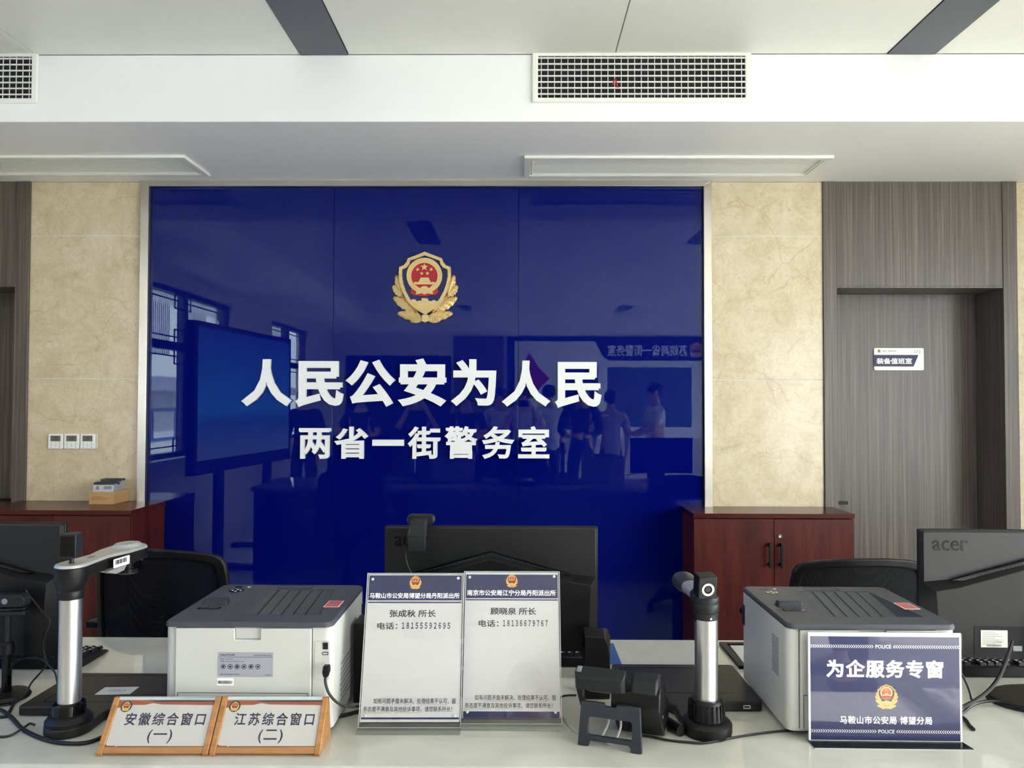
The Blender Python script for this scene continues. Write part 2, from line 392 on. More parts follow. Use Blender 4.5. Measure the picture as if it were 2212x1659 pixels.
def badge_layers(Mx, s, h):
    """list of (part name, material key, MB); s = width, h = relief height"""
    S = Mx @ Matrix.Diagonal((s, s, 1, 1)); out = []
    w = MB()
    for b, t, wd in LEAVES:
        for m_ in (0, 1):
            B, TT = (bp(*b), bp(*t)) if not m_ else (bp(1640-b[0], b[1]), bp(1640-t[0], t[1]))
            lens(leaf(B, TT, wd/1160), B, TT, h*.55, w, S)
            L = math.hypot(TT[0]-B[0], TT[1]-B[1]); ux, uy = (TT[0]-B[0])/L, (TT[1]-B[1])/L
            for i in range(1, 11):                                   # barbs of the leaf
                f_ = .06+i*.078; ww = wd/1160*max(.05, math.sin(PI*min(1, (f_+.09)*.9+.06)))**.8*(1-.15*f_)*.9
                for sg in (-1, 1):
                    P0 = (B[0]+ux*f_*L, B[1]+uy*f_*L); P1 = (B[0]+ux*(f_+.13)*L-uy*sg*ww, B[1]+uy*(f_+.13)*L+ux*sg*ww)
                    k = .0052; w.ext([(P0[0]-ux*k, P0[1]-uy*k), (P0[0]+ux*k, P0[1]+uy*k), (P1[0]+ux*k, P1[1]+uy*k), (P1[0]-ux*k, P1[1]-uy*k)], h*.52, S)
    w.ext([bp(775, 1330), bp(760, 1440), bp(820, 1465), bp(900, 1440), bp(875, 1330)], h*.6, S)
    out.append(('leaf_wreath', 'gold', w))
    out.append(('shield_field', 'navyenamel', MB().ext(mirror([(a, b) for a, b in SH_R]), h*.5, S)))
    f = MB().ring(mirror(SH_R), mirror(SH_I), h*.95, S)
    so, si = mirror(SH_R), mirror(SH_I); n_ = len(so)
    for i in range(n_):                                              # twisted rope along the border
        (ax, ay), (bx, by), (cx, cy), (dx, dy) = so[i], so[(i+1) % n_], si[i], si[(i+1) % n_]
        m_ = max(2, round(math.hypot(bx-ax, by-ay)/.030))
        for j in range(m_):
            t0, t1 = j/m_, (j+.45)/m_; t2 = min(1, t0+.5/m_); t3 = min(1, t1+.5/m_)
            f.ext([(ax+(bx-ax)*t0, ay+(by-ay)*t0), (ax+(bx-ax)*t1, ay+(by-ay)*t1), (cx+(dx-cx)*t3, cy+(dy-cy)*t3), (cx+(dx-cx)*t2, cy+(dy-cy)*t2)], h*1.06, S)
    out.append(('shield_border', 'gold', f))
    g = MB().ring([bp(810+318*math.cos(a*PI/24), 632-318*math.sin(a*PI/24)) for a in range(48)], [bp(810+236*math.cos(a*PI/24), 640-236*math.sin(a*PI/24)) for a in range(48)], h*.9, S)
    for i in range(64):
        t = 2*PI*i/64; q = [bp(810+r_*math.cos(t+o_), 634-r_*math.sin(t+o_)) for r_, o_ in ((250, 0), (306, .05), (306, .09), (250, .04))]
        g.ext(q, h*.98, S)
    out.append(('grain_ring', 'gold', g))
    r = MB().ext([bp(810+238*math.cos(a*PI/24), 640-238*math.sin(a*PI/24)) for a in range(48)], h*.66, S)
    r.ext([bp(*p) for p in ((590, 800), (1040, 800), (1062, 945), (1000, 985), (960, 975), (820, 1005), (660, 985), (640, 990), (562, 945))], h*.8, S)
    out.append(('red_disc', 'red', r))
    st = MB()
    for cx, cy, rr, ro in ((808, 478, 72, PI/2), (688, 520, 38, 1.9), (930, 520, 38, 1.2), (762, 592, 38, 1.7), (864, 590, 38, 1.4)): u, v = bp(cx, cy); st.ext(star(u, v, rr/1160, ro), h*.8, S)
    out.append(('stars', 'gold', st))
    t = MB()
    for x0, x1, y0, y1 in ((735, 895, 668, 698), (720, 908, 700, 722), (708, 920, 722, 745), (620, 1012, 748, 792)): t.ext([bp(x0, y1), bp(x1, y1), bp(x1-8, y0), bp(x0+8, y0)], h*.92, S)
    t.ext([bp(*p) for p in ((600, 795), (650, 800), (730, 858), (790, 820), (840, 820), (900, 858), (960, 800), (1030, 795), (940, 880), (820, 890), (700, 880))], h*.95, S)
    t.ext([bp(*p) for p in ((665, 925), (800, 910), (820, 905), (840, 910), (965, 925), (965, 970), (870, 950), (820, 975), (760, 950), (665, 970))], h*.95, S)
    out.append(('gate', 'gold', t))
    k = MB().ext([bp(*p) for p in ((575, 1075), (600, 1055), (655, 1060), (665, 1090), (760, 1080), (765, 1035), (870, 1040), (890, 1085), (950, 1090), (960, 1070), (1010, 1075), (1040, 1100), (985, 1165), (828, 1275), (672, 1165))], h*.85, S)
    for x0, y0, x1, y1 in ((690, 1120, 780, 1100), (800, 1130, 890, 1105), (680, 1180, 850, 1165), (870, 1160, 960, 1130), (780, 1100, 850, 1060), (720, 1215, 880, 1200)):
        k.ext([bp(x0, y0), bp(x1, y0-8), bp(x1, y1-8), bp(x0, y1)], h*.98, S)
    out.append(('fortress_wall', 'gold', k))
    return out
def badge_print(name, Mx, s, parent, mats=('goldprint', 'navydark', 'red')):
    """flat printed badge: one mesh, three inks"""
    b = MB(); S = Mx @ Matrix.Diagonal((s, s, 1, 1)); e = .00006
    for bb, t, wd in LEAVES:
        b.flat(leaf(bp(*bb), bp(*t), wd/1160), S); b.flat(leaf(bp(1640-bb[0], bb[1]), bp(1640-t[0], t[1]), wd/1160), S)
    b.flat([bp(775, 1330), bp(760, 1440), bp(820, 1465), bp(900, 1440), bp(875, 1330)], S)
    b.flat(mirror(SH_R), S @ T(0, 0, e)); b.mi = 1; b.flat(mirror(SH_I), S @ T(0, 0, 2*e)); b.mi = 0
    b.flat([bp(810+318*math.cos(a*PI/16), 632-318*math.sin(a*PI/16)) for a in range(32)], S @ T(0, 0, 3*e))
    b.flat([bp(*p) for p in ((575, 1075), (665, 1085), (765, 1035), (870, 1040), (1040, 1100), (985, 1165), (828, 1275), (672, 1165))], S @ T(0, 0, 3*e))
    b.mi = 2; b.flat([bp(810+238*math.cos(a*PI/16), 640-238*math.sin(a*PI/16)) for a in range(32)], S @ T(0, 0, 4*e))
    b.flat([bp(*p) for p in ((590, 800), (1040, 800), (1062, 945), (820, 1005), (562, 945))], S @ T(0, 0, 4*e)); b.mi = 0
    for cx, cy, rr, ro in ((808, 478, 72, PI/2), (688, 520, 38, 1.9), (930, 520, 38, 1.2), (762, 592, 38, 1.7), (864, 590, 38, 1.4)): u, v = bp(cx, cy); b.flat(star(u, v, rr/1160, ro), S @ T(0, 0, 5*e))
    for x0, x1, y0, y1 in ((720, 908, 668, 722), (620, 1012, 735, 792)): b.flat([bp(x0, y1), bp(x1, y1), bp(x1, y0), bp(x0, y0)], S @ T(0, 0, 5*e))
    return b.build(name, [M[k] for k in mats], parent, recalc=False, smooth=False)

# ================================================================== ROOM
YW = 4.3; YS = 3.37; ZS = 2.72; ZC = 3.02; XL_, XR_, YB = -3.3, 4.0, -5.0
def X(px, y=YW): return P(px, 870, y).x
def ZZ(py, y=YW, px=1106): return P(px, py, y).z
struct(MB().box(XL_-.2, YB-.2, -.06, XR_+.2, YW+.6, 0).build('floor', M['floor']))
# ceiling: metal panels, fine seams left open between them
c = MB()
xs = [XL_, -2.15, -.972, -.757, .424, 1.62, 1.834, 2.9, XR_]
ys = [YS-1.2*i for i in range(8)]
ys = [y for y in ys if y > YB]+[YB]
g = .0018
for i in range(len(xs)-1):
    if i in (2, 5): continue
    for a, b in zip(ys, ys[1:]): c.box(xs[i]+g, b+g, ZC, xs[i+1]-g, a-g, ZC+.03)
struct(c.build('ceiling', M['ceil'], bevel=.002))
struct(MB().box(XL_-.2, YB-.2, ZC+.03, XR_+.2, YW+.6, ZC+.12).build('ceiling_deck', M['white']))
k = 1
for x0, x1 in ((-.972, -.757), (1.62, 1.834)):
    for y0, y1, mm in ((1.15, YS, 'strip'), (-3.6, 1.15, 'ceil'), (-4.3, -3.6, 'strip'), (YB, -4.3, 'ceil')):
        struct(MB().box(x0+g, y0+g, ZC-.004 if mm == 'strip' else ZC, x1-g, y1-g, ZC+.03).build('trim_%d' % k, M[mm], bevel=.001)); k += 1
# bulkheads: over the feature wall, along the left wall, along the rear wall
struct(MB().box(XL_, YS, ZS, XR_, YW+.3, ZC).build('ceiling_bulkhead', M['white'], bevel=.003))
struct(MB().box(XL_, YB+.75, ZS, -2.55, YS-.001, ZC-.001).build('ceiling_bulkhead', M['white'], bevel=.003))
struct(MB().box(XL_, YB, 2.66, XR_, YB+.75, ZC-.001).build('ceiling_bulkhead', M['white'], bevel=.003))

# side walls with window openings
def side_wall(name, x0, x1, wins):
    b = MB(); y = YB
    for n in sorted(wins, key=lambda n: WIN[n][1]):
        _, y0, y1, z0, z1 = WIN[n]
        b.box(x0, y, 0, x1, y0, ZC); b.box(x0, y0, 0, x1, y1, z0); b.box(x0, y0, z1, x1, y1, ZC); y = y1
    b.box(x0, y, 0, x1, YW+.3, ZC)
    return struct(b.build(name, M['cream']))
side_wall('wall_left', XL_-.2, XL_, (1, 2)); side_wall('wall_right', XR_, XR_+.2, (3, 4))
struct(MB().box(XL_, YB-.2, 0, XR_, YB, ZC).build('wall_rear', M['cream']))
def lattice(b, y0, y1, z0, z1, x, s=.006):
    """Chinese fret: a thin inner rectangle with small stepped corners"""
    d = .055; q = .075
    if y1-y0 < .3 or z1-z0 < .3: return
    for a, b_, e, f in ((y0+d, z0+d, y1-d, z0+d), (y0+d, z1-d, y1-d, z1-d), (y0+d, z0+d, y0+d, z1-d), (y1-d, z0+d, y1-d, z1-d)):
        b.box(x-s, min(a, e)-s/1, min(b_, f)-s, x+s, max(a, e)+s, max(b_, f)+s)
    for yy, sy in ((y0+d, 1), (y1-d, -1)):
        for zz, sz in ((z0+d, 1), (z1-d, -1)):
            for (a, e, h, i) in ((yy-sy*d, yy+sy*q, zz+sz*q, zz+sz*q), (yy+sy*q, yy+sy*q, zz-sz*d, zz+sz*q)):
                b.box(x-s, min(a, e)-s, min(h, i)-s, x+s, max(a, e)+s, max(h, i)+s)
for n, (x, y0, y1, z0, z1) in WIN.items():
    xm = x-.1 if x < 0 else x+.1
    w = bpy.data.objects.new('window_%d' % n, None); COL.objects.link(w); w.location = (xm, (y0+y1)/2, z0); struct(w)
    L = (y1-y0)/2; H = z1-z0; t = .045
    fr = MB()
    fr.box(-.04, -L, 0, .04, L, t); fr.box(-.04, -L, H-t, .04, L, H); fr.box(-.04, -L, t, .04, -L+t, H-t); fr.box(-.04, L-t, t, .04, L, H-t)
    zt = H*.66; fr.box(-.035, -L+t, zt-.04, .035, L-t, zt+.04)
    npan = 2
    for i in range(1, npan): yy = -L+2*L*i/npan; fr.box(-.035, yy-.05, t, .035, yy+.05, H-t)
    fr.build('window_frame', M['frame'], w)
    la = MB()
    for i in range(npan):
        a, b = -L+2*L*i/npan+.05, -L+2*L*(i+1)/npan-.05
        lattice(la, a, b, zt+.04, H-t, .0); lattice(la, a, b, t, zt-.04, .0)
    la.build('window_lattice', M['frame'], w)
    MB().box(-.004, -L+t, t, .004, L-t, H-t).build('window_pane', M['glass'], w)
    if x < 0: MB().box(.02, -L-.03, -.04, .16, L+.03, -.001).build('window_sill', M['white'], w, bevel=.004)

# feature wall: masonry core, cream marble cladding with open joints, door portals
struct(MB().box(XL_, YW+.26, 0, XR_, YW+.5, ZS).build('wall_front', M['cream']))
zj1, zj2 = 2.415, 1.608
def cladding(name, x0, x1):
    b = MB()
    for z0, z1 in ((0, zj2-.8), (zj2-.8, zj2), (zj2, zj1), (zj1, ZS)): b.box(x0, YW, z0+.002, x1, YW+.02, z1-.002)
    o = b.build(name, M['marble'], bevel=.0015)
    bk = MB().box(x0+.001, YW+.004, 0, x1-.001, YW+.26, ZS-.001).build('trim_%d' % (40+len(CLAD)), M['white']); struct(bk)
    CLAD.append(o); struct(o); return o
CLAD = []
xa0, xa1 = X(60), X(303); xb0, xb1 = X(1536), X(1779)
cladding('wall_cladding_left', xa0, xa1); cladding('wall_cladding_right', xb0, xb1)
xp0, xp1 = xb1, X(2199); xo0, xo1, zo = X(1808), X(2168), ZZ(620, YW, 1980)
cladding('wall_cladding_corner', xp1, XR_)
def portal(n, px0, px1, ox0, ox1):
    """grey-brown wood surround with the door set back in it"""
    d = bpy.data.objects.new('door_%d' % n, None); COL.objects.link(d); d.location = ((ox0+ox1)/2, YW, 0); struct(d)
    cx = (ox0+ox1)/2
    a = MB()
    a.box(px0-cx, -.012, 0, ox0-cx, .262, ZS); a.box(ox1-cx, -.012, 0, px1-cx, .262, ZS)
    a.build('door_jamb', M['doorwood'], d, bevel=.002)
    MB().box(ox0-cx+.001, -.008, zo+.004, ox1-cx-.001, .262, ZS).build('door_header_panel', M['doorwood'], d, bevel=.002)
    MB().box(ox0-cx+.001, -.006, zo-.006, ox1-cx-.001, .256, zo+.004).build('door_head_reveal', M['doorwood'], d)
    MB().box(ox0-cx+.004, .25, .008, ox1-cx-.004, .259, zo-.008).build('door_leaf', M['doorwood'], d)
    return d
d1 = portal(1, xp0, xp1, xo0, xo1)
zh = P(1824, 1084, YW+.25).z
hb = MB().box(.02, .215, zh-.012, .15, .227, zh+.006, T(xo0-(xo0+xo1)/2, 0, 0)); hb.cyl(((xo0-xo1)/2+.035, .25, zh), ((xo0-xo1)/2+.035, .22, zh), .009)
hb.build('door_handle', M['black'], d1, bevel=.002)
lx1 = X(30); d2 = portal(2, lx1-1.0, xa0, lx1-.93, lx1)
hb = MB().box(.70, .215, zh-.012, .83, .227, zh+.006, T(-.465, 0, 0)); hb.cyl((.465-.11, .25, zh), (.465-.11, .22, zh), .009)
hb.build('door_handle', M['black'], d2, bevel=.002)

# room sign on the right door
sx0, sz0, sx1, sz1 = P(1887, 800, YW+.25).x, P(1940, 800, YW+.25).z, P(1994, 752, YW+.25).x, P(1940, 752, YW+.25).z
SW, SH = sx1-sx0, sz1-sz0
s = thing('door_sign', ((sx0+sx1)/2, YW+.25, sz0), 'small white room plate with a blue band and the number 102 on the wood door', 'sign')
MB().ext(rrect(-SW/2, 0, SW/2, SH, .008), .008, FR).build('plate', M['letter'], s, bevel=.001)
F8 = T(0, -.0082, 0) @ FR
MB().ext([(-SW/2, SH*.17), (SW*.29, SH*.17), (SW*.39, SH*.69), (-SW/2, SH*.69)], .0006, F8).build('blue_band', M['navyink'], s)
MB().text('装备值班室', (-SW*.45, SH*.28, SW*.26, SH*.55), T(0, -.0090, 0) @ FR, .03).build('lettering', M['letter'], s, recalc=False)
b = MB().text('１０２', (SW*.31, SH*.79, SW*.43, SH*.92), F8, .01); b.build('room_number', M['ink'], s, recalc=False)
b = MB().text('两省一街警务室', (-SW*.33, SH*.83, -SW*.06, SH*.9), F8, .0)
b.build('small_lettering', M['ink'], s, recalc=False)
badge_print('emblem', T(-SW*.40, -.0083, SH*.865) @ FR, SW*.065, s)

# ------------------------------------------------------------------ blue glass, steel frame
gx0, gx1, gz1 = X(321), X(1519), ZZ(405, YW, 920); fx0, fx1 = X(303), X(1536)
s1, s2 = X(718.5), X(1119.5)
fr = MB(); Fm = T(0, YW, 0)
def mitre(b, pts): b.ext(pts, .03, T(0, YW+.0, 0) @ FR)
mitre(fr, [(fx0, .1), (gx0, .1), (gx0, gz1), (fx0, ZS)]); mitre(fr, [(gx1, .1), (fx1, .1), (fx1, ZS), (gx1, gz1)]); mitre(fr, [(gx0, gz1), (gx1, gz1), (fx1, ZS), (fx0, ZS)])
o = fr.build('trim_30', M['steel'], bevel=.0015); struct(o)
struct(MB().box(fx0, YW+.012, 0, fx1, YW+.26, ZS-.001).build('trim_31', M['ventdark']))
for (a, b_, lab) in ((gx0, s1, 'blue glass wall panel on the left reflecting windows and a big screen'), (s1, s2, 'middle blue glass wall panel carrying the gold badge'),
                     (s2, gx1, 'blue glass wall panel on the right beside the marble pier and wood door')):
    o = MB().box(a+.0008, YW+.001, .1, b_-.0008, YW+.011, gz1-.001).build('blue_glass_panel', M['blue'], bevel=.0012)
    tag(o, lab, 'glass panel', 'blue glass wall panels')
# badge
e0, e1 = P(849, 700, YW), P(989, 544, YW)
BW = (e1.x-e0.x); bs = BW/(1160/1160)
em = thing('wall_badge', ((e0.x+e1.x)/2, YW-.002, 0), 'gold and red police badge in relief above the white lettering on blue glass', 'badge')
bz = P(919, 622, YW).z
Mb = T(0, 0, bz) @ FR
for nm, mk, mb in badge_layers(Mb, BW, .032): mb.build(nm, M[mk], em, smooth=(nm != 'leaf_wreath'))
# raised characters of the slogan
ROW1 = [('人', 523, 776, 628, 876), ('民', 639, 780, 741, 878), ('公', 748, 778, 852, 877), ('安', 861, 775, 964, 877), ('为', 976, 776, 1072, 876), ('人', 1086, 779, 1187, 877), ('民', 1200, 782, 1299, 880)]
ROW2 = [('两', 645, 925, 714, 991), ('省', 723, 922, 794, 991), ('一', 804, 950, 872, 963), ('街', 881, 922, 951, 991), ('警', 961, 921, 1030, 991), ('务', 1042, 921, 1110, 991), ('室', 1119, 921, 1187, 990)]
ORD = ['first', 'second', 'third', 'fourth', 'fifth', 'sixth', 'seventh']
for row, nm, bold, rowname in ((ROW1, 'slogan_character', .036, 'large upper'), (ROW2, 'slogan_character', .024, 'smaller lower')):
    for i, (ch, x0, y0, x1, y1) in enumerate(row):
        yf = YW-.022; a, b_ = P(x0, y1, yf), P(x1, y0, yf)
        ox = (a.x+b_.x)/2
        m_ = MB().text(ch, (a.x-ox, a.z-a.z, b_.x-ox, b_.z-a.z), FR, bold if ch not in '一' else .03, .022, res=4)
        o = m_.build(nm, M['letter'], smooth=False, recalc=False); o.location = (ox, YW, a.z)
        tag(o, '%s white raised character from the left in the %s line on blue glass' % (ORD[i], rowname), 'character', '%s line of wall characters' % rowname)

# ------------------------------------------------------------------ air vents
def wall_vent(x0, x1, label):
    z0, z1 = ZZ(223, YS, 1390), ZZ(113, YS, 1390)
    v = thing('supply_vent', ((x0+x1)/2, YS, z0), label, 'vent', 'air vents on the bulkhead face')
    w, h = (x1-x0)/2, z1-z0; t = .026
    out, inn = [(-w, 0), (w, 0), (w, h), (-w, h)], [(-w+t, t*.8), (w-t, t*.8), (w-t, h-t*.75), (-w+t, h-t*.75)]
    f = MB(); f.ring(out, inn, .014, FR); f.build('frame', M['vent'], v, bevel=.004)
    MB().box(-w+t-.004, -.001, t*.8-.004, w-t+.004, -.0005, h-t*.75+.004).build('duct_opening', M['ventdark'], v)
    b = MB(); n = 7; zi0, zi1 = t*.8, h-t*.75
    for i in range(n): zc = zi0+(zi1-zi0)*(i+.62)/n; b.box(-w+t, -.013, zc-.0026, w-t, -.007, zc+.0026)
    b.build('horizontal_louvres', M['vent'], v)
    b = MB(); n = 31
    for i in range(n): xc = -w+t+(2*w-2*t)*(i+.5)/n; b.box(xc-.0016, -.004, zi0, xc+.0016, -.0016, zi1)
    b.build('vertical_louvres', M['vent'], v)
    return v
vx0, vx1 = X(1148, YS), X(1625, YS)
wall_vent(vx0, vx1, 'white grille with a red ribbon on it set in the bulkhead face')
lx = X(72, YS); wall_vent(lx-(vx1-vx0), lx, 'white grille partly out of frame above the marble, no ribbon on it')
a = P(1329, 175, YS-.02)
rb = MB()
for pts in (((a.x-.014, a.z-.016), (a.x-.004, a.z+.012), (a.x+.001, a.z+.013), (a.x-.009, a.z-.016)), ((a.x-.003, a.z+.013), (a.x+.003, a.z+.013), (a.x+.016, a.z-.026), (a.x+.009, a.z-.027))):
    rb.ext([(u-a.x, v-a.z) for u, v in pts], .0012, FR)
o = rb.build('ribbon', M['red']); o.location = (a.x, YS-.0135, a.z)
tag(o, 'short red ribbon tied to the white ceiling grille', 'ribbon')
def soffit_vent(x0, x1, y0, y1, label):
    v = thing('return_vent', ((x0+x1)/2, (y0+y1)/2, ZS), label, 'vent', 'return vents under the bulkhead')
    w, d = (x1-x0)/2, (y1-y0)/2; t = .035
    MB().ring([(-w, -d), (w, -d), (w, d), (-w, d)], [(-w+t, -d+t), (w-t, -d+t), (w-t, d-t), (-w+t, d-t)], -.016).build('frame', M['vent'], v, bevel=.004)
    MB().ring([(-w+t+.001, -d+t+.001), (w-t-.001, -d+t+.001), (w-t-.001, d-t-.001), (-w+t+.001, d-t-.001)], [(-w+t+.012, -d+t+.012), (w-t-.012, -d+t+.012), (w-t-.012, d-t-.012), (-w+t+.012, d-t-.012)], -.012).build('inner_frame', M['vent'], v, bevel=.002)
    MB().box(-w+t, -d+t, -.002, w-t, d-t, -.001).build('filter', M['ventgrey'], v)
    b = MB(); n = 15
    for i in range(n): yc = -d+t+.012+(2*d-2*t-.024)*(i+.5)/n; b.box(-w+t+.012, yc-.0036, -.0062, w-t-.012, yc+.0036, -.0032, I4)
    b.build('louvres', M['vent'], v)
ya, yb = 3.83, 4.17
soffit_vent(X(1131, ya), X(1807, ya), ya, yb, 'long white slatted vent under the bulkhead above the blue glass and right pier')
xr = X(392, 3.82); soffit_vent(xr-1.555, xr, 3.82, 4.15, 'long white slatted vent above the left marble pier, cut by the picture edge')

# ------------------------------------------------------------------ thermostats
pts = [(107, 139, '25'), (141, 174, '24'), (176, 208, '25')]
for i, (x0, x1, tx_) in enumerate(pts):
    a, b_ = P(x0, 969, YW), P(x1, 937, YW); w, h = (b_.x-a.x), b_.z-a.z
    t_ = thing('thermostat', ((a.x+b_.x)/2, YW, a.z), ['white thermostat on marble, farthest from the blue glass', 'white thermostat on marble in the middle of three', 'white thermostat on marble nearest the blue glass'][i], 'thermostat', 'thermostats on the marble pier')
    MB().ext(rrect(-w/2, 0, w/2, h, .004), .014, FR).build('body', M['letter'], t_, bevel=.002)
    MB().ext([(-w*.34, h*.5), (w*.34, h*.5), (w*.34, h*.88), (-w*.34, h*.88)], .001, T(0, -.0142, 0) @ FR).build('display', M['lcd'], t_)
    MB().text(tx_, (-w*.12, h*.58, w*.14, h*.8), T(0, -.0155, 0) @ FR, .0).build('digits', M['ink'], t_, recalc=False)
    bt = MB()
    for r in range(3):
        for cc in range(3):
            if cc == 1 and r != 1: bt.ext(circ(0, h*(.38-.13*r), .0018, 8), .0008, T(0, -.0142, 0) @ FR)
            else: bt.box(-w*.05+(cc-1)*w*.28, -.015, h*(.38-.13*r)-.0012, w*.05+(cc-1)*w*.28, -.0142, h*(.38-.13*r)+.0012)
    bt.build('buttons', M['greyprint'], t_)
    if i == 2: MB().box(w/2+.0005, -.010, 0, w/2+.012, 0, h).build('side_cover', M['label'], t_, bevel=.002)

# ------------------------------------------------------------------ cabinets
def cabinet(x0, x1, yf, zt, label, lockside):
    c = thing('storage_cabinet', ((x0+x1)/2, yf, 0), label, 'cabinet')
    w = (x1-x0)/2; D = YW-.005-yf; t = .024
    MB().box(-w, 0, zt-t, w, D, zt).build('top', M['cherrytop'], c, bevel=.002)
    b = MB(); b.box(-w+.004, .022, .05, -w+.022, D, zt-t); b.box(w-.022, .022, .05, w-.004, D, zt-t); b.box(-w+.022, D-.01, .05, w-.022, D, zt-t); b.box(-w+.022, .022, .05, w-.022, D-.01, .07); b.box(-w+.02, .05, 0, w-.02, D-.02, .05)
    b.build('carcass', M['cherry'], c, bevel=.001)
    for s_ in (-1, 1):
        a, e = (-w+.004, -.0015) if s_ < 0 else (.0015, w-.004)
        d = MB().box(a, .002, .06, e, .020, zt-t-.004).build('door', M['cherry'], c, bevel=.001)
        hx = s_*.030; hz = zt-.21
        h = MB().box(hx-.006, -.030, hz-.065, hx+.006, -.020, hz+.065); h.box(hx-.005, -.021, hz-.058, hx+.005, .003, hz-.042); h.box(hx-.005, -.021, hz+.042, hx+.005, .003, hz+.058)
        h.build('handle', M['black'], d, bevel=.002)
        if s_ == lockside:
            MB().lathe([(.001, .004), (.006, .006), (.0062, .003), (.012, .003), (.014, .0), (.014, -.004)], T(s_*.030, 0, zt-.115) @ RX(PI/2), 24).build('lock', M['chrome'], d)
    return c
yc = Z(1672, 1110, .905).y
cz = .905
cabinet(X(1497, yc), X(1845, yc), yc, cz, 'dark cherry two-door cabinet with a lock standing by the wood door', 1)
cl_z = .924
ycl = Z(150, 1102.5, cl_z).y
xr = X(286, ycl); cabinet(xr-.805, xr, ycl, cl_z, 'dark cherry cabinet with a card box on top', -1)
# box of badge cards
cz = cl_z
cb0 = Z(192, 1090, cz); cb1x = P(246, 1091, cb0.y).x; Wd = cb1x-cb0.x; Dp = min(.17, YW-.006-cb0.y)
Hb = .068
bx = thing('card_box', ((cb0.x+cb1x)/2, cb0.y, cz+.0005), 'open cardboard box full of badge cards on the cherry cabinet', 'box')
b = MB(); t = .003
b.box(-Wd/2, 0, 0, Wd/2, Dp, t); b.box(-Wd/2, 0, t, Wd/2, t, Hb); b.box(-Wd/2, Dp-t, t, Wd/2, Dp, Hb); b.box(-Wd/2, t, t, -Wd/2+t, Dp-t, Hb); b.box(Wd/2-t, t, t, Wd/2, Dp-t, Hb)
b.build('carton', M['card'], bx, bevel=.0008)
b = MB()
for zz, l in ((.040, .55), (.033, .85), (.026, .7)): b.box(-Wd*.40, -.0006, zz, -Wd*.40+Wd*.8*l, 0, zz+.002)
b.build('printing', M['orangeprint'], bx)
cols = ['front card facing the room', 'second card', 'third card', 'fourth card', 'fifth card', 'sixth card', 'seventh card', 'rearmost card']
for i in range(8):
    yy = .010+i*(Dp-.055)/7; hh = .112+(.014 if i > 3 else 0)+random.uniform(-.004, .004)
    k = thing('badge_card', ((cb0.x+cb1x)/2+random.uniform(-.006, .006), cb0.y+yy, cz+.0065), '%s in the cardboard box, clear holder with a dark blue header' % cols[i], 'card', 'badge cards in the cardboard box', rx=-.22)
    cw = Wd*.42
    MB().box(-cw, 0, 0, cw, .0014, hh).build('card_body', M['paper'], k)
    MB().box(-cw, -.0006, hh-.012, cw, 0, hh).build('header_strip', M['navydark'], k)
    b = MB(); b.box(-cw*.72, -.0006, hh-.034, -cw*.45, 0, hh-.018); b.box(-cw*.78, -.0006, hh-.038, -cw*.4, 0, hh-.034)
    b.build('portrait', M['greyprint'], k)
    b = MB(); b.box(0, -.0006, hh-.036, cw*.75, 0, hh-.019)
    b.build('printing', M['greyprint'], k)
    MB().box(-cw-.004, -.0014, -.002, cw+.004, -.0008, hh+.005).build('clear_sleeve', M['acrylic'], k)

# ================================================================== SERVICE COUNTER
ZD = .78
yd0, yd1 = Z(300, 1654).y, Z(1000, 1379).y
ct = thing('service_counter', (0, yd0, 0), 'long pale quartz topped service counter across the foreground', 'counter')
MB().box(-2.2, 0, ZD-.04, 3.4, yd1-yd0, ZD).build('worktop', M['quartz'], ct, bevel=.006)
MB().box(-2.18, .05, 0, 3.38, .09, ZD-.0405).build('front_panel', M['white'], ct, bevel=.002)
b = MB()
for x in (-2.18, -1.0, 1.2, 3.35): b.box(x, .0905, 0, x+.03, yd1-yd0-.03, ZD-.0405)
b.build('support_panel', M['cherry'], ct)
def on(px, py): v = Z(px, py, ZD); return v

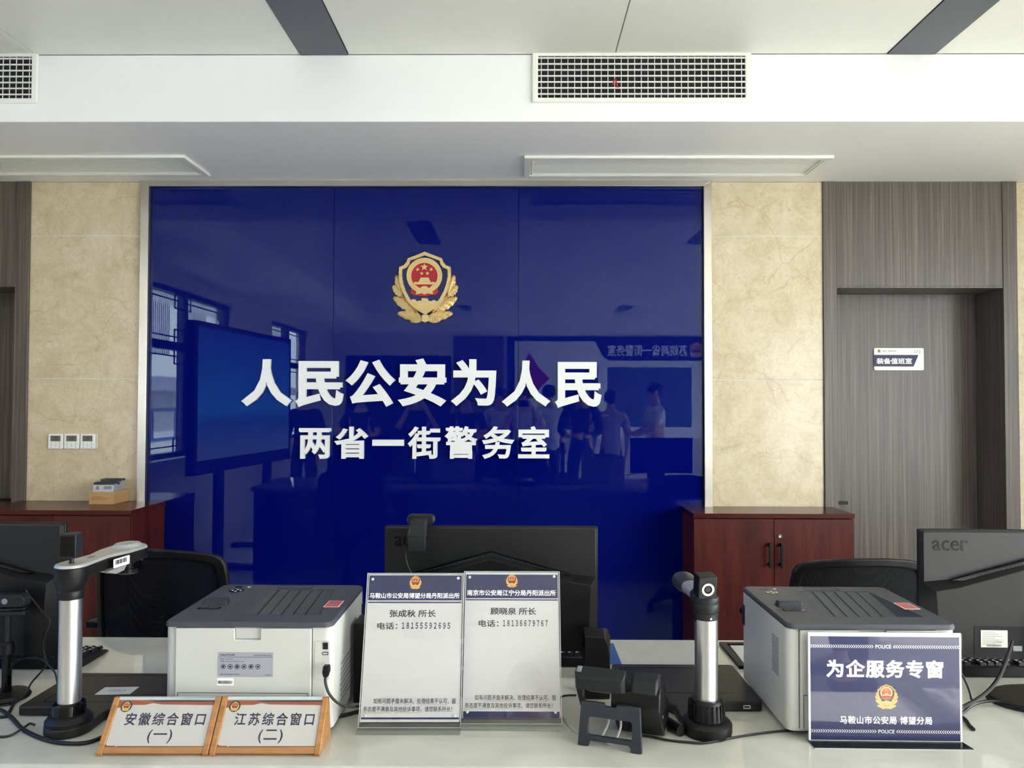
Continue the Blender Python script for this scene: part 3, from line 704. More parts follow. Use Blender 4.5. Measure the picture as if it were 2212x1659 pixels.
# ------------------------------------------------------------------ printers
def make_printer(loc, label):
    p = thing('laser_printer', loc, label, 'printer', 'laser printers on the counter')
    w, D, zb, zt = .1775, .327, .226, .2365; up = .022
    V3 = lambda pts, z: [Vector((u, v, z)) for u, v in pts]
    MB().loft([V3(rrect(-w, 0, w, D, .018, 6), .012), V3(rrect(-w, 0, w, D, .018, 6), zb), V3(rrect(-w+.006, .006, w-.006, D-.006, .014, 6), zb), V3(rrect(-w+.006, .006, w-.006, D-.006, .014, 6), .188)]).build('body', M['prbody'], p, bevel=.0012)
    b = MB()
    for x in (-.14, .14):
        for y in (.04, D-.04): b.cyl((x, y, 0), (x, y, .012), .012)
    b.build('foot', M['black'], p)
    # slate top with sunk paper tray
    o_ = rrect(-w-.0003, -.0075, w+.0003, D+.001, .019, 6)
    hx0, hx1, hy0, hy1 = -.088, .118, .052, .275
    b = MB(); top = [b.bm.verts.new((u, v, zt)) for u, v in rrect(-w+.003, -.005, w-.003, D-.003, .017, 6)]
    bot = [b.bm.verts.new((u, v, zb)) for u, v in o_]; mid = [b.bm.verts.new((u, v, zt-.004)) for u, v in o_]
    n = len(o_)
    for i in range(n): b._f([bot[i], bot[(i+1) % n], mid[(i+1) % n], mid[i]]); b._f([mid[i], mid[(i+1) % n], top[(i+1) % n], top[i]])
    hole = [b.bm.verts.new(q) for q in ((hx1, hy1, zt), (hx0+.02, hy1, zt), (hx0, hy0, zt), (hx1+.02, hy0, zt))]
    k = 7  # four corner arcs of the outline, each bridged to a hole corner
    for c_ in range(4):
        arc = top[c_*k:(c_+1)*k]
        for i in range(k-1): b._f([arc[i], arc[i+1], hole[c_]])
        b._f([arc[-1], top[((c_+1)*k) % n], hole[(c_+1) % 4], hole[c_]])
    fl = [b.bm.verts.new(q) for q in ((hx1, hy1, zt-.0006), (hx0+.045, hy1, zt-.0006), (hx0+.040, hy0+.004, zt-.030), (hx1-.004, hy0+.004, zt-.030))]
    for i in range(4): b._f([hole[i], hole[(i+1) % 4], fl[(i+1) % 4], fl[i]])
    b.mi = 1; b._f(fl)
    tc = b.build('top_cover', [M['prtop'], M['prtray']], p)
    g_ = MB()
    for i in range(5):
        x = hx0+.062+i*.027
        za, zb_ = zt-.0296, zt-.0004
        g_.loft([[Vector((x-.0007, hy0+.006, za)), Vector((x+.0007, hy0+.006, za)), Vector((x+.0007, hy0+.006, za+.0009)), Vector((x-.0007, hy0+.006, za+.0009))],
                 [Vector((x-.0007+.006, hy1-.002, zb_)), Vector((x+.0007+.006, hy1-.002, zb_)), Vector((x+.0007+.006, hy1-.002, zb_+.0009)), Vector((x-.0007+.006, hy1-.002, zb_+.0009))]])
    g_.build('tray_lines', M['black'], p)
    MB().ring(rrect(-.03, .287, .055, .316, .002, 3), rrect(-.0292, .2878, .0542, .3152, .002, 3), .0006, T(0, 0, zt)).build('flap_outline', M['black'], p)
    # raised stop block and name plate
    b = MB().ext([(-.152, .128), (-.096, .128), (-.096, .156), (-.152, .156)], .013, T(0, 0, zt-.001), top=[(-.148, .132), (-.098, .132), (-.097, .150), (-.150, .150)])
    b.build('paper_stop', M['slate'], p, bevel=.002)
    pl = MB().box(-.150, .094, zt-.0005, -.100, .112, zt+.0006).build('name_plate', M['blackgloss'], p)
    MB().text('PANTUM', (-.021, -.004, .021, .004), T(-.125, .103, zt+.0009) @ RZ(PI), .015).build('lettering', M['greyprint'], pl, recalc=False)
    b = MB()
    b.ext(circ(-.122, .262, .018, 24, .016), .0006, T(0, 0, zt)); b.ext(circ(-.130, .298, .010, 16, .006), .0006, T(0, 0, zt))
    cp = b.build('control_panel', M['blackgloss'], p)
    b = MB()
    for q in ((-.122, .270), (-.132, .262), (-.112, .262), (-.122, .254)): b.ext(circ(q[0], q[1], .003, 10), .0005, T(0, 0, zt+.0006))
    b.ext(circ(-.104, .298, .004, 12), .0008, T(0, 0, zt))
    b.build('buttons', M['label'], p)
    st = MB().box(.128, .115, zt-.0003, .163, .170, zt+.0005).build('sticker', M['letter'], p)
    MB().box(.130, .117, zt+.0005, .161, .168, zt+.0008).build('sticker_print', M['redsticker'], st)
    b = MB()
    for yy in (.128, .147): b.box(.136, yy, zt+.0008, .156, yy+.011, zt+.0011)
    b.build('sticker_bars', M['greyprint'], st)
    # rear door with finger notch
    rd = [(-.1515, .018), (.134, .018), (.134, zb-.002), (.028, zb-.002), (.027, zb-.026), (-.027, zb-.026), (-.028, zb-.002), (-.1515, zb-.002)]
    MB().ext(rd, .007, T(0, -.0002, 0) @ FR).build('rear_door', M['prbody'], p, bevel=.0015)
    MB().box(-.026, -.0012, zb-.025, .026, -.0002, zb-.003).build('finger_grip', M['prbody'], p)
    b = MB()
    b.box(.1345, -.0006, .018, .1355, .0004, zb-.002); b.box(-.1530, -.0006, .018, -.1520, .0004, zb-.002)
    b.box(-.146, -.0077, .089, .128, -.0071, .090); b.box(-.146, -.0077, .020, -.145, -.0071, .090); b.box(.127, -.0077, .020, .128, -.0071, .090)
    b.build('panel_seams', M['charcoal'], p)
    lb = MB().box(-.0615, -.0078, .101+up, .0545, -.0072, .152+up).build('rating_label', mat('grey_label_%d' % len(bpy.data.materials), c8(158, 159, 170), .45, 0, .02, 60), p)
    b = MB(); F = T(0, -.0080, up) @ FR
    b.text('PANTUM', (-.056, .1445, -.026, .1485), F, .02); b.text('黑白激光单功能打印机', (.014, .1445, .051, .1478), F, 0)
    b.box(-.0605, -.0081, .1422+up, .0535, -.0079, .1427+up)
    b.text('型号 P3301DN', (-.056, .1365, -.030, .1393), F, 0); b.text('电源 220-240V 50/60Hz 4.6A', (-.056, .1320, -.006, .1346), F, 0)
    for i in range(6):
        cx = -.050+i*.0146
        b.ring(circ(cx, .1225, .0052, 20), circ(cx, .1225, .0042, 20), .0003, F); b.ext(circ(cx, .1225, .0022 if i % 2 else .0028, 6+i), .0003, F)
    b.text('制造商 珠海奔图电子有限公司', (-.056, .1050, -.014, .1076), F, 0); b.text('中国制造', (.038, .1045, .051, .1068), F, 0)
    b.build('label_print', M['navydark'], lb, recalc=False)
    bc = MB().box(-.0625, -.0076, .083+up, -.028, -.0072, .098+up).build('barcode_label', M['letter'], p)
    b = MB(); x = -.0610
    rnd = random.Random(3)
    while x < -.030: wv = rnd.choice((.0004, .0007, .0011)); b.box(x, -.0078, .0865+up, x+wv, -.0076, .0930+up); x += wv+rnd.choice((.0004, .0008))
    b.text('CN6J1915', (-.058, .0843, -.034, .0858), T(0, -.0078, up) @ FR, 0)
    b.build('barcode', M['ink'], bc, recalc=False)
    # connector bay
    b = MB().ring(rrect(.141, .094, .1715, .174, .003, 3), rrect(.1425, .0955, .170, .1725, .003, 3), .0015, T(0, -.0002, up) @ FR)
    b.build('connector_bay', M['prbody'], p)
    b = MB(); b.box(.157, -.0012, .157+up, .168, -.0003, .171+up); b.build('network_port', M['ventdark'], p)
    b = MB(); b.ring(rrect(.156, .145, .169, .1515, .002, 3), rrect(.1572, .1462, .1678, .1503, .0015, 3), .0008, T(0, -.0002, up) @ FR); b.build('button_slot', M['charcoal'], p)
    # side vents
    for sx in (-1, 1):
        b = MB()
        if sx > 0:
            for i in range(22):
                for j in range(8):
                    b.box(w-.0004, .075+i*.0075, .040+j*.0115, w+.0007, .0790+i*.0075, .0435+j*.0115)
        else:
            for i in range(16): b.box(-w-.0007, .052, .108+i*.0052, -w+.0004, .094, .1105+i*.0052)
        b.build('side_vent', M['greyprint'], p)
    for sx in (-1, 1):
        MB().box(sx*w-.0006, .300, .145, sx*w+.0006, .322, .195).build('side_grip', M['charcoal'], p)
    return p
y0 = 1.629
xl = (P(357, 1352, y0).x+P(722, 1352, y0).x)/2
make_printer((xl-.002, y0, ZD), 'white laser printer with a slate top behind the two wooden name blocks')
xr = (P(1692, 1352, 1.615).x+P(2066, 1355, 1.615).x)/2
make_printer((xr+.012, 1.634, ZD), 'white laser printer with a slate top behind the blue sign')

# ------------------------------------------------------------------ monitors
def make_monitor(loc, rz, zbot, H, Wd, label):
    m = thing('monitor', loc, label, 'monitor', 'black monitors seen from behind', rz=rz)
    w = Wd/2
    MB().ext(rrect(-w, zbot, w, zbot+H, .004, 3), .010, T(0, .030, 0) @ FR).build('bezel', M['black'], m, bevel=.0015)
    MB().box(-w+.006, .0302, zbot+.014, w-.006, .0310, zbot+H-.006).build('screen', M['blackgloss'], m)
    MB().ext(rrect(-w+.002, zbot+.002, w-.002, zbot+H-.002, .004, 3), .012, T(0, .0198, 0) @ FR, top=rrect(-w+.006, zbot+.004, w-.006, zbot+H-.005, .004, 3)).build('rear_cover', M['blackrear'], m, bevel=.001)
    zt = zbot+H
    hp = [(-w+.003, zt-.124), (-.2, zt-.117), (0, zt-.061), (.2, zt-.117), (w-.003, zt-.124), (w-.003, zbot+.003), (-w+.003, zbot+.003)]
    h2 = [(-w+.02, zt-.140), (-.2, zt-.132), (0, zt-.076), (.2, zt-.132), (w-.02, zt-.140), (w-.03, zbot+.012), (-w+.03, zbot+.012)]
    hs = MB().ext(hp, .030, T(0, .0085, 0) @ FR, top=h2).build('rear_housing', M['black'], m, bevel=.001)
    for sx in (-1, 1):
        v = MB().ext([(sx*.0, zt-.0605), (sx*.205, zt-.1175), (sx*.175, zt-.1175), (sx*.0, zt-.0705)], .0125, T(0, .0080, 0) @ FR)
        for i in range(46):
            t = (i+.5)/46; x = sx*t*.185; z1 = zt-.0625-t*.0525; v.mi = 1; v.box(x-.0013, -.0062, z1-.0075*(1-t*.85), x+.0013, -.0045, z1); v.mi = 0
        v.build('vent_strip', [M['blackgloss'], M['slate']], m)
    MB().text('acer', (-.245, zt-.050, -.160, zt-.024), T(0, .0077, 0) @ FR, .010, .0006).build('logo', M['blackgloss'], m, recalc=False)
    # port bay with data label
    MB().ext([(-.165, zbot+.012), (.165, zbot+.012), (.150, zbot+.086), (-.165, zbot+.086)], .002, T(0, -.0205, 0) @ FR).build('port_bay', M['ventdark'], m)
    lb = MB().box(-.150, -.0236, zbot+.038, -.088, -.0226, zbot+.078).build('data_label', M['label'], m)
    b = MB()
    for i in range(7): b.box(-.147, -.0239, zbot+.073-i*.0046, -.147+.030+.016*((i*7) % 3)/2, -.0236, zbot+.0742-i*.0046)
    for i in range(22): b.box(-.137+i*.0016, -.0239, zbot+.0405, -.137+i*.0016+.0006+.0003*(i % 3), -.0236, zbot+.0445)
    b.build('label_print', M['greyprint'], lb)
    b = MB()
    for x in (-.075, -.045, -.01): b.box(x, -.024, zbot+.03, x+.02, -.0226, zbot+.042)
    b.build('port', M['greyprint'], m)
    MB().loft([[Vector((s*ww, y, z)) for s, y in ((-1, a), (1, a), (1, e), (-1, e))] for ww, a, e, z in ((.045, -.045, -.015, .012), (.035, -.035, -.012, zbot+.02), (.035, -.036, -.020, zbot+.12))]).build('stand_neck', M['black'], m, bevel=.002)
    MB().ext(circ(0, -.03, .136, 40, .090), .012, T(0, 0, .0005), top=circ(0, -.03, .129, 40, .083)).build('stand_base', M['black'], m)
    return m
M['blackrear'] = mat('brushed_black_plastic', c8(22, 23, 26), .38, 0, .10, 90, .04, .4)
yc = 1.95
mx0, mx1, mzt = P(828, 1142, yc).x, P(1293, 1142, yc).x, P(1060, 1139, yc).z
make_monitor(((mx0+mx1)/2, yc, ZD), 0, mzt-.315-ZD, .315, mx1-mx0, 'black monitor with a webcam on top behind the two acrylic notices')
mw = mx1-mx0; yl = 1.88
lx = P(131, 1140, yl).x; lz = P(60, 1132, yl).z
make_monitor((lx-mw/2, yl, ZD), math.radians(0), lz-.325-ZD, .325, mw, 'black monitor cut by the picture edge behind the silver document camera column')
yr = 1.86; rx = P(1995, 1150, yr).x; rz_ = P(2100, 1147, yr).z
make_monitor((rx+mw/2*math.cos(.02), yr-.0, ZD), math.radians(-1), rz_-.308-ZD, .308, mw, 'black monitor with a white data label beside the blue sign and printer')

# webcam clipped on the middle monitor
wp = P(905, 1140, yc-.0)
wc = thing('webcam', (wp.x, yc+.012, mzt), 'black webcam clipped on the top edge of the monitor', 'webcam')
MB().ext(rrect(-.036, .0005, .036, .026, .011, 5), .026, T(0, .045, 0) @ FR).build('camera_body', M['charcoal'], wc, bevel=.004)
b = MB()
b.loft([[Vector((s*ww, y, z)) for s, y in ((-1, a), (1, a), (1, e), (-1, e))] for ww, a, e, z in ((.020, -.062, -.036, -.052), (.022, -.064, -.030, -.016), (.019, -.052, .012, .012), (.017, -.030, .018, .020))])
b.box(-.019, -.0645, -.0145, .019, -.0630, -.013)
b.build('clip', M['charcoal'], wc, bevel=.003)
yb_ = yc-.028
b = MB().tube([P(893, 1128, yc-.02)-Vector(wc.location), P(883, 1150, yb_-.02)-Vector(wc.location), P(876, 1185, yb_-.012)-Vector(wc.location), P(878, 1215, yb_-.010)-Vector(wc.location), P(888, 1238, yb_-.012)-Vector(wc.location), P(900, 1262, yb_-.015)-Vector(wc.location)], .0022)
b.build('cable', M['rubber'], wc)

# ------------------------------------------------------------------ keyboards
def make_keyboard(loc, rz, label):
    k = thing('keyboard', loc, label, 'keyboard', 'black keyboards behind the monitors', rz=rz)
    b = MB().loft([[Vector((-.22, y, .001)), Vector((.22, y, .001)), Vector((.22, y, z)), Vector((-.22, y, z))] for y, z in ((-.07, .027), (.06, .012), (.075, .006))])
    b.build('case', M['black'], k, bevel=.002)
    for r in range(6):
        y = -.055+r*.0205; z = .0255-r*.00235
        for_n = 21; b = MB()
        for i in range(for_n):
            if r == 0 and i in (1, 6, 11): continue
            x = -.21+i*.0200+(.003 if r % 2 else 0)
            if x+.017 > .214: continue
            b.ext([(x, y), (x+.0172, y), (x+.0172, y+.0172), (x, y+.0172)], .0075, T(0, 0, z), top=[(x+.002, y+.002), (x+.0152, y+.002), (x+.0152, y+.0150), (x+.002, y+.0150)])
            b.mi = 1; b.box(x+.005, y+.006, z+.0075, x+.010, y+.010, z+.0078); b.mi = 0
        b.build('key_row', [M['charcoal'], M['letter']], k)
    return k
a = on(235, 1408)
make_keyboard((a.x-.22, a.y-.075, ZD), 0, 'black keyboard sticking out past the silver document camera column')
make_keyboard((.0, 2.12, ZD), 0, 'black keyboard half hidden behind the acrylic notices and phone')
make_keyboard((1.36, 2.06, ZD), 0, 'black keyboard seen below the monitor with the data label')

# ------------------------------------------------------------------ document cameras
def pad_outline(x0, x1, y0, y1, cx, r):
    """scanner pad with a tongue reaching to the column foot at (cx, 0)"""
    q = min(.032, y0*.8); pts = [(x0+.006, y0)]+[(cx-r-q+q*math.sin(t*PI/12), y0-q+q*math.cos(t*PI/12)) for t in range(7)]
    for i in range(13): t = PI+PI*i/12; pts.append((cx+r*math.cos(t), r*math.sin(t)))
    pts += [(cx+r+q-q*math.sin(t*PI/12), y0-q+q*math.cos(t*PI/12)) for t in range(6, -1, -1)]+[(x1-.006, y0), (x1, y0+.006), (x1, y1-.006), (x1-.006, y1), (x0+.006, y1), (x0, y1-.006), (x0, y0+.006)]
    return pts
lc = on(148, 1553); dl = Vector((P(150, 1500, 1.640).x, 1.640, ZD))
d = thing('document_camera', dl, 'document camera with a silver column and outstretched silver arm by the left monitor', 'document camera', 'document cameras on the counter')
def loc_(px, py, y, o): return P(px, py, y)-o
x1p = -.752-dl.x; ya_, yb_ = 1.715-dl.y, Z(250, 1454, ZD+.02).y-dl.y; x0p = Z(30, 1532, ZD+.02).x-dl.x
MB().ext(pad_outline(x0p, x1p, ya_, yb_, 0, .047), .020, T(0, 0, .001)).build('scanner_pad', M['pad'], d, bevel=.003)
b = MB()
b.ring(rrect(x0p+.04, ya_+.03, x1p-.02, yb_-.02, .004, 3), rrect(x0p+.041, ya_+.031, x1p-.021, yb_-.021, .004, 3), .0005, T(0, 0, .021))
b.box(x0p+.03, ya_+.075, .021, x1p, ya_+.0757, .0215)
b.build('pad_lines', M['blackgloss'], d)
ca, cb_, cc_, ce = [Z(px, py, ZD+.021)-dl for px, py in ((204, 1501), (280, 1500), (301, 1484), (227, 1485))]
cdp = MB().ext([(v.x, v.y) for v in (ca, cb_, cc_, ce)], .0006, T(0, 0, .021)).build('card_window', M['paper'], d)
MB().text('CARD', (-.020, -.006, .020, .006), T((ca.x+cc_.x)/2, (ca.y+cc_.y)/2, .0219) @ RZ(PI), .01).build('lettering', M['greyprint'], cdp, recalc=False)
MB().lathe([(.046, .021), (.046, .028), (.040, .036), (.034, .040)], seg=40).build('foot_collar', M['black'], d)
MB().lathe([(.033, .040), (.0315, .060), (.0245, .064)], seg=36).build('lower_collar', M['blackgloss'], d)
MB().cyl((0, 0, .060), (0, 0, .288), .0226, seg=40).build('column', M['alu'], d)
MB().lathe([(.0245, .281), (.0255, .284), (.0255, .297), (.0245, .299), (.026, .301), (.0335, .321), (.0335, .347), (.002, .347)], seg=40).build('upper_collar', M['black'], d)
ang = math.atan2(.200, .018); LA = .205
def arm_outline(r0, r1, L, neck):
    pts = []
    for i in range(13): t = PI/2+PI*i/12; pts.append((r0*math.cos(t), r0*math.sin(t)))
    pts.append((L*.45, -neck)); pts.append((L*.72, -r1*.93))
    for i in range(13): t = -PI/2+PI*i/12; pts.append((L+r1*math.cos(t), r1*math.sin(t)))
    pts.append((L*.72, r1*.93)); pts.append((L*.45, neck)); return pts
R_ = RZ(ang)
MB().ext(arm_outline(.033, .042, LA, .025), .024, R_ @ T(0, 0, .324)).build('arm_body', M['black'], d, bevel=.003)
MB().ext(arm_outline(.0335, .0425, LA, .0255), .007, R_ @ T(0, 0, .348), top=arm_outline(.030, .038, LA, .022)).build('arm_cover', M['silver'], d, bevel=.002)
b = MB().ext(circ(LA-.004, 0, .037, 32, .034), .007, R_ @ T(0, 0, .3545), top=circ(LA-.004, 0, .029, 32, .026)); b.build('arm_button_pad', M['silver'], d)
b = MB()
for i in range(4): b.box(LA-.022+i*.011, -.009, 0.3615, LA-.016+i*.011, -.004, .3619, R_)
b.ext(circ(.065, 0, .012, 16, .006), .0006, R_ @ T(0, 0, .3549))
b.build('arm_marks', M['greyprint'], d)
MB().ext([(.06, 0), (.135, 0), (.125, -.010), (.095, -.012)], .02, R_ @ T(0, -.020, .324) @ Matrix(((1, 0, 0, 0), (0, 0, -1, 0), (0, 1, 0, 0), (0, 0, 0, 1)))).build('arm_underside', M['silver'], d)
b = MB().lathe([(.002, .290), (.024, .290), (.030, .294), (.030, .303), (.027, .304), (.027, .324)], R_ @ T(LA, 0, 0), 36)
for i in range(36):
    t = 2*PI*i/36; b.box(.027, -.0012, .305, .0302, .0012, .318, R_ @ T(LA, 0, 0) @ RZ(t))
b.build('lens_ring', M['blackgloss'], d)
sk = MB().ext(rrect(.085, .326, .140, .346, .002, 3), .0008, R_ @ T(0, -.0345, 0) @ RZ(-.06) @ FR).build('barcode_sticker', M['letter'], d)
b = MB(); x = .092; rnd = random.Random(5)
while x < .132: wv = rnd.choice((.0006, .001, .0015)); b.box(x, -.0356, .333, x+wv, -.0352, .343, R_ @ RZ(-.06) @ T(0, .0000, 0)); x += wv+rnd.choice((.0006, .0012))
b.build('barcode', M['ink'], sk)
# little camera on a ball stem
b = MB()
pl_ = [(-.0175, -.016), (.0175, -.016)]+[(.0175*math.cos(t*PI/12), .004+.019*math.sin(t*PI/12)) for t in range(13)]
b.ext(pl_, .050, T(0, 0, .368)); b.build('swivel_camera', M['charcoal'], d, bevel=.002)
bb = MB().box(-.0150, -.0172, .372, .0150, -.0158, .414); bb.ring(circ(0, .393, .0095, 24), circ(0, .393, .0078, 24), .0012, T(0, -.0170, 0) @ FR); bb.ext(circ(0, .393, .004, 20), .002, T(0, -.0170, 0) @ FR)
bb.build('camera_face', M['blackgloss'], d)
MB().lathe([(.006, .354), (.0045, .358), (.0045, .369)], seg=16).build('ball_stem', M['black'], d)

dr = Vector((P(1526, 1540, 1.655).x, 1.655, ZD))
d = thing('document_camera', dr, 'document camera with a knurled foot and square lens cube between phone and printer', 'document camera', 'document cameras on the counter')
x1p = .556-dr.x; x0p = .242-dr.x; ya_ = Z(1640, 1519, ZD+.02).y-dr.y; yb_ = Z(1500, 1437, ZD+.02).y-dr.y
MB().ext(pad_outline(x0p, x1p, ya_, yb_, 0, .050), .022, T(0, 0, .001)).build('scanner_pad', M['pad'], d, bevel=.004)
b = MB()
b.ring(rrect(x0p+.02, ya_+.05, x1p-.05, yb_-.03, .004, 3), rrect(x0p+.021, ya_+.051, x1p-.051, yb_-.031, .004, 3), .0005, T(0, 0, .023))
b.build('pad_lines', M['blackgloss'], d)
u_ = Z(1618, 1533, ZD+.012)-dr
MB().ring(rrect(u_.x-.008, .008, u_.x+.008, .0155, .0015, 3), rrect(u_.x-.0066, .0095, u_.x+.0066, .0140, .001, 3), .0012, T(0, ya_-.0002, 0) @ FR).build('usb_port', M['chrome'], d)
MB().lathe([(.051, .0005), (.053, .006), (.053, .022), (.048, .028), (.040, .031)], seg=44).build('foot_disc', M['black'], d)
b = MB().lathe([(.037, .031), (.035, .066), (.031, .072), (.026, .072)], seg=44)
for i in range(22): b.box(.0345, -.0020, .033, .0385, .0020, .066, RZ(2*PI*i/22))
b.build('knurled_collar', M['black'], d, bevel=.0006)
MB().cyl((0, 0, .070), (0, 0, .240), .0243, seg=40).build('column', M['alu'], d)
MB().lathe([(.0255, .236), (.0258, .252), (.0250, .253), (.0272, .257), (.0275, .270), (.0262, .273), (.0272, .277), (.0275, .284), (.0255, .288), (.002, .288)], T(0, .003, 0), 40).build('head', M['charcoal'], d)
MB().cyl((.004, -.0250, .246), (.004, -.0268, .246), .0022, seg=12).build('screw', M['chrome'], d)
def pill(w, h, y, z, x=0, n=20): return [Vector((x+w*math.cos(2*PI*i/n), y, z+h*(abs(math.sin(2*PI*i/n))**.8)*(1 if math.sin(2*PI*i/n) > 0 else -1))) for i in range(n)]
MB().loft([pill(.024, .018, -.002, .279), pill(.023, .017, .05, .277), pill(.022, .016, .058, .277)]).build('arm_socket', M['charcoal'], d)
MB().loft([pill(.0215, .0155, .052, .278), pill(.0215, .0155, .135, .276, -.004)]).build('arm_tube', M['silver'], d)
MB().loft([pill(.0235, .0175, .128, .276, -.004), pill(.026, .020, .16, .275, -.005), pill(.027, .021, .20, .275, -.006), pill(.020, .016, .222, .275, -.006), pill(.006, .005, .230, .275, -.006)]).build('arm_tip', M['slate'], d)
Q = T(-.004, -.004, .288) @ RZ(.12) @ RX(.12)
MB().box(-.020, -.017, 0, .020, .017, .048, Q).build('lens_cube', M['black'], d, bevel=.002)
b = MB().ring(circ(0, .021, .0135, 28), circ(0, .021, .0090, 28), .0022, Q @ T(0, -.0168, 0) @ FR); b.build('lens_rim', M['silver'], d)
MB().ext(circ(0, .021, .0085, 24), .0018, Q @ T(0, -.0168, 0) @ FR, top=circ(0, .021, .006, 24)).build('lens', M['blackgloss'], d)

# ------------------------------------------------------------------ acrylic notices
def notice(bl, br, lean, W, L, label, spec, back):
    a, e = on(*bl), on(*br); c_ = (a+e)/2; rz = math.atan2(e.y-a.y, e.x-a.x)
    n = thing('acrylic_notice', (c_.x, c_.y, ZD+.0005), label, 'sign', 'portrait acrylic notices on the counter', rz=rz)
    Q = T(0, .014, .004) @ RX(-lean)   # panel leans back, away from the room
    MB().box(-W/2, 0, 0, W/2, .003, L, Q).build('back_sheet', M['acrylic'], n)
    MB().ring([(-W/2, 0), (W/2, 0), (W/2, L), (-W/2, L)], [(-W/2+.0012, .0012), (W/2-.0012, .0012), (W/2-.0012, L-.0012), (-W/2+.0012, L-.0012)], .007, Q @ T(0, .0032, 0) @ FR).build('clear_edges', M['acredge'], n)
    sh0, sh1 = L*.035, L*.993
    sw = W/2-.003
    MB().box(-sw, -.0012, sh0, sw, -.0002, sh1, Q).build('printed_sheet', M['paper'], n)
    MB().box(-W/2, -.0036, 0, W/2, -.0022, L, Q).build('front_sheet', M['acrylic'], n)
    # lip and foot
    MB().ext([(-.012, 0), (.060, 0), (.060, .003), (.020, .003), (.016, .014), (.008, .016), (-.010, .004)], W, T(-W/2, 0, 0) @ Matrix(((0, 0, 1, 0), (1, 0, 0, 0), (0, 1, 0, 0), (0, 0, 0, 1)))).build('foot', M['lip'], n)
    F = Q @ T(0, -.0014, 0) @ FR
    def uv(u0, v0, u1, v1): return (u0*W, v0*L, u1*W, v1*L)
    def rect(b, u0, v0, u1, v1, e=0): b.flat([(u0*W, v0*L), (u1*W, v0*L), (u1*W, v1*L), (u0*W, v1*L)], F @ T(0, 0, e)); return b
    su = sw/W
    b = MB(); rect(b, -su+.008, spec['band'][0], su-.008, spec['band'][1]); rect(b, -su+.008, spec['line'][0], su-.008, spec['line'][1]); rect(b, -su+.008, spec['foot'][0], su-.008, spec['foot'][1])
    b.build('header_band', M['navyink'], n, recalc=False)
    b = MB().text(spec['title'], uv(*spec['tb']), F @ T(0, 0, .0001), .021); b.build('title_lettering', M['letter'], n, recalc=False)
    b = MB()
    for t_, bx_, bo in spec['rows']: b.text(t_, uv(*bx_), F, bo)
    for bx_ in spec['under']: rect(b, *bx_)
    b.build('body_lettering', M['ink'], n, recalc=False)
    badge_print('emblem', F @ T(0, spec['badge']*L, .0001), W*.122, n)
    b = MB()
    for u, v in ((-su+.045, .958), (su-.045, .965), (-su+.05, .075), (su-.05, .075)): b.lathe([(.0032, 0), (.0032, .0012), (.001, .0022)], Q @ T(u*W, -.0036, v*L) @ RX(PI/2), 14)
    b.build('pin', M['acredge'], n)
    return n
RWS = lambda nm, ph, x: [(nm, (-.25+x[0], .703, .22+x[0], .752), .020), ('电话：', (-.37+x[1], .622, -.165+x[1], .668), .018), (''.join(chr(ord(c)+0xFEE0) for c in ph), (-.12+x[1], .626, .37+x[2], .668), .026),
                         ('如有问题矛盾未解决、处理结果不认可、服', (-.366, .148, .445, .182), .010), ('务态度不满意及其他投诉事项，请您联系所长！', (-.463, .098, .41, .132), .010)]
UND = [(-.28, .142, .02, .1432), (.06, .142, .36, .1432), (-.463, .092, -.20, .0932), (-.155, .092, .10, .0932)]
notice((772, 1583), (994, 1583), math.radians(18), .219, .322, 'leaning acrylic notice with a thin dark line along its bottom, beside the left printer',
       dict(band=(.815, .985), line=(.797, .806), foot=(.052, .064), title='马鞍山市公安局博望分局丹阳派出所', tb=(-.465, .828, .457, .866), badge=.937, rows=RWS('张成秋 所长', '18155592695', (0, 0, 0)), under=UND), 0)
notice((994, 1574), (1215, 1575), math.radians(18), .219, .322, 'leaning acrylic notice with a broad purple-blue band along its bottom, beside the desk phone',
       dict(band=(.815, .978), line=(.800, .808), foot=(.036, .078), title='南京市公安局江宁分局丹阳派出所', tb=(-.465, .832, .457, .872), badge=.935, rows=RWS('顾晓泉 所长', '18136679767', (.03, .03, .0)), under=UND), 0)

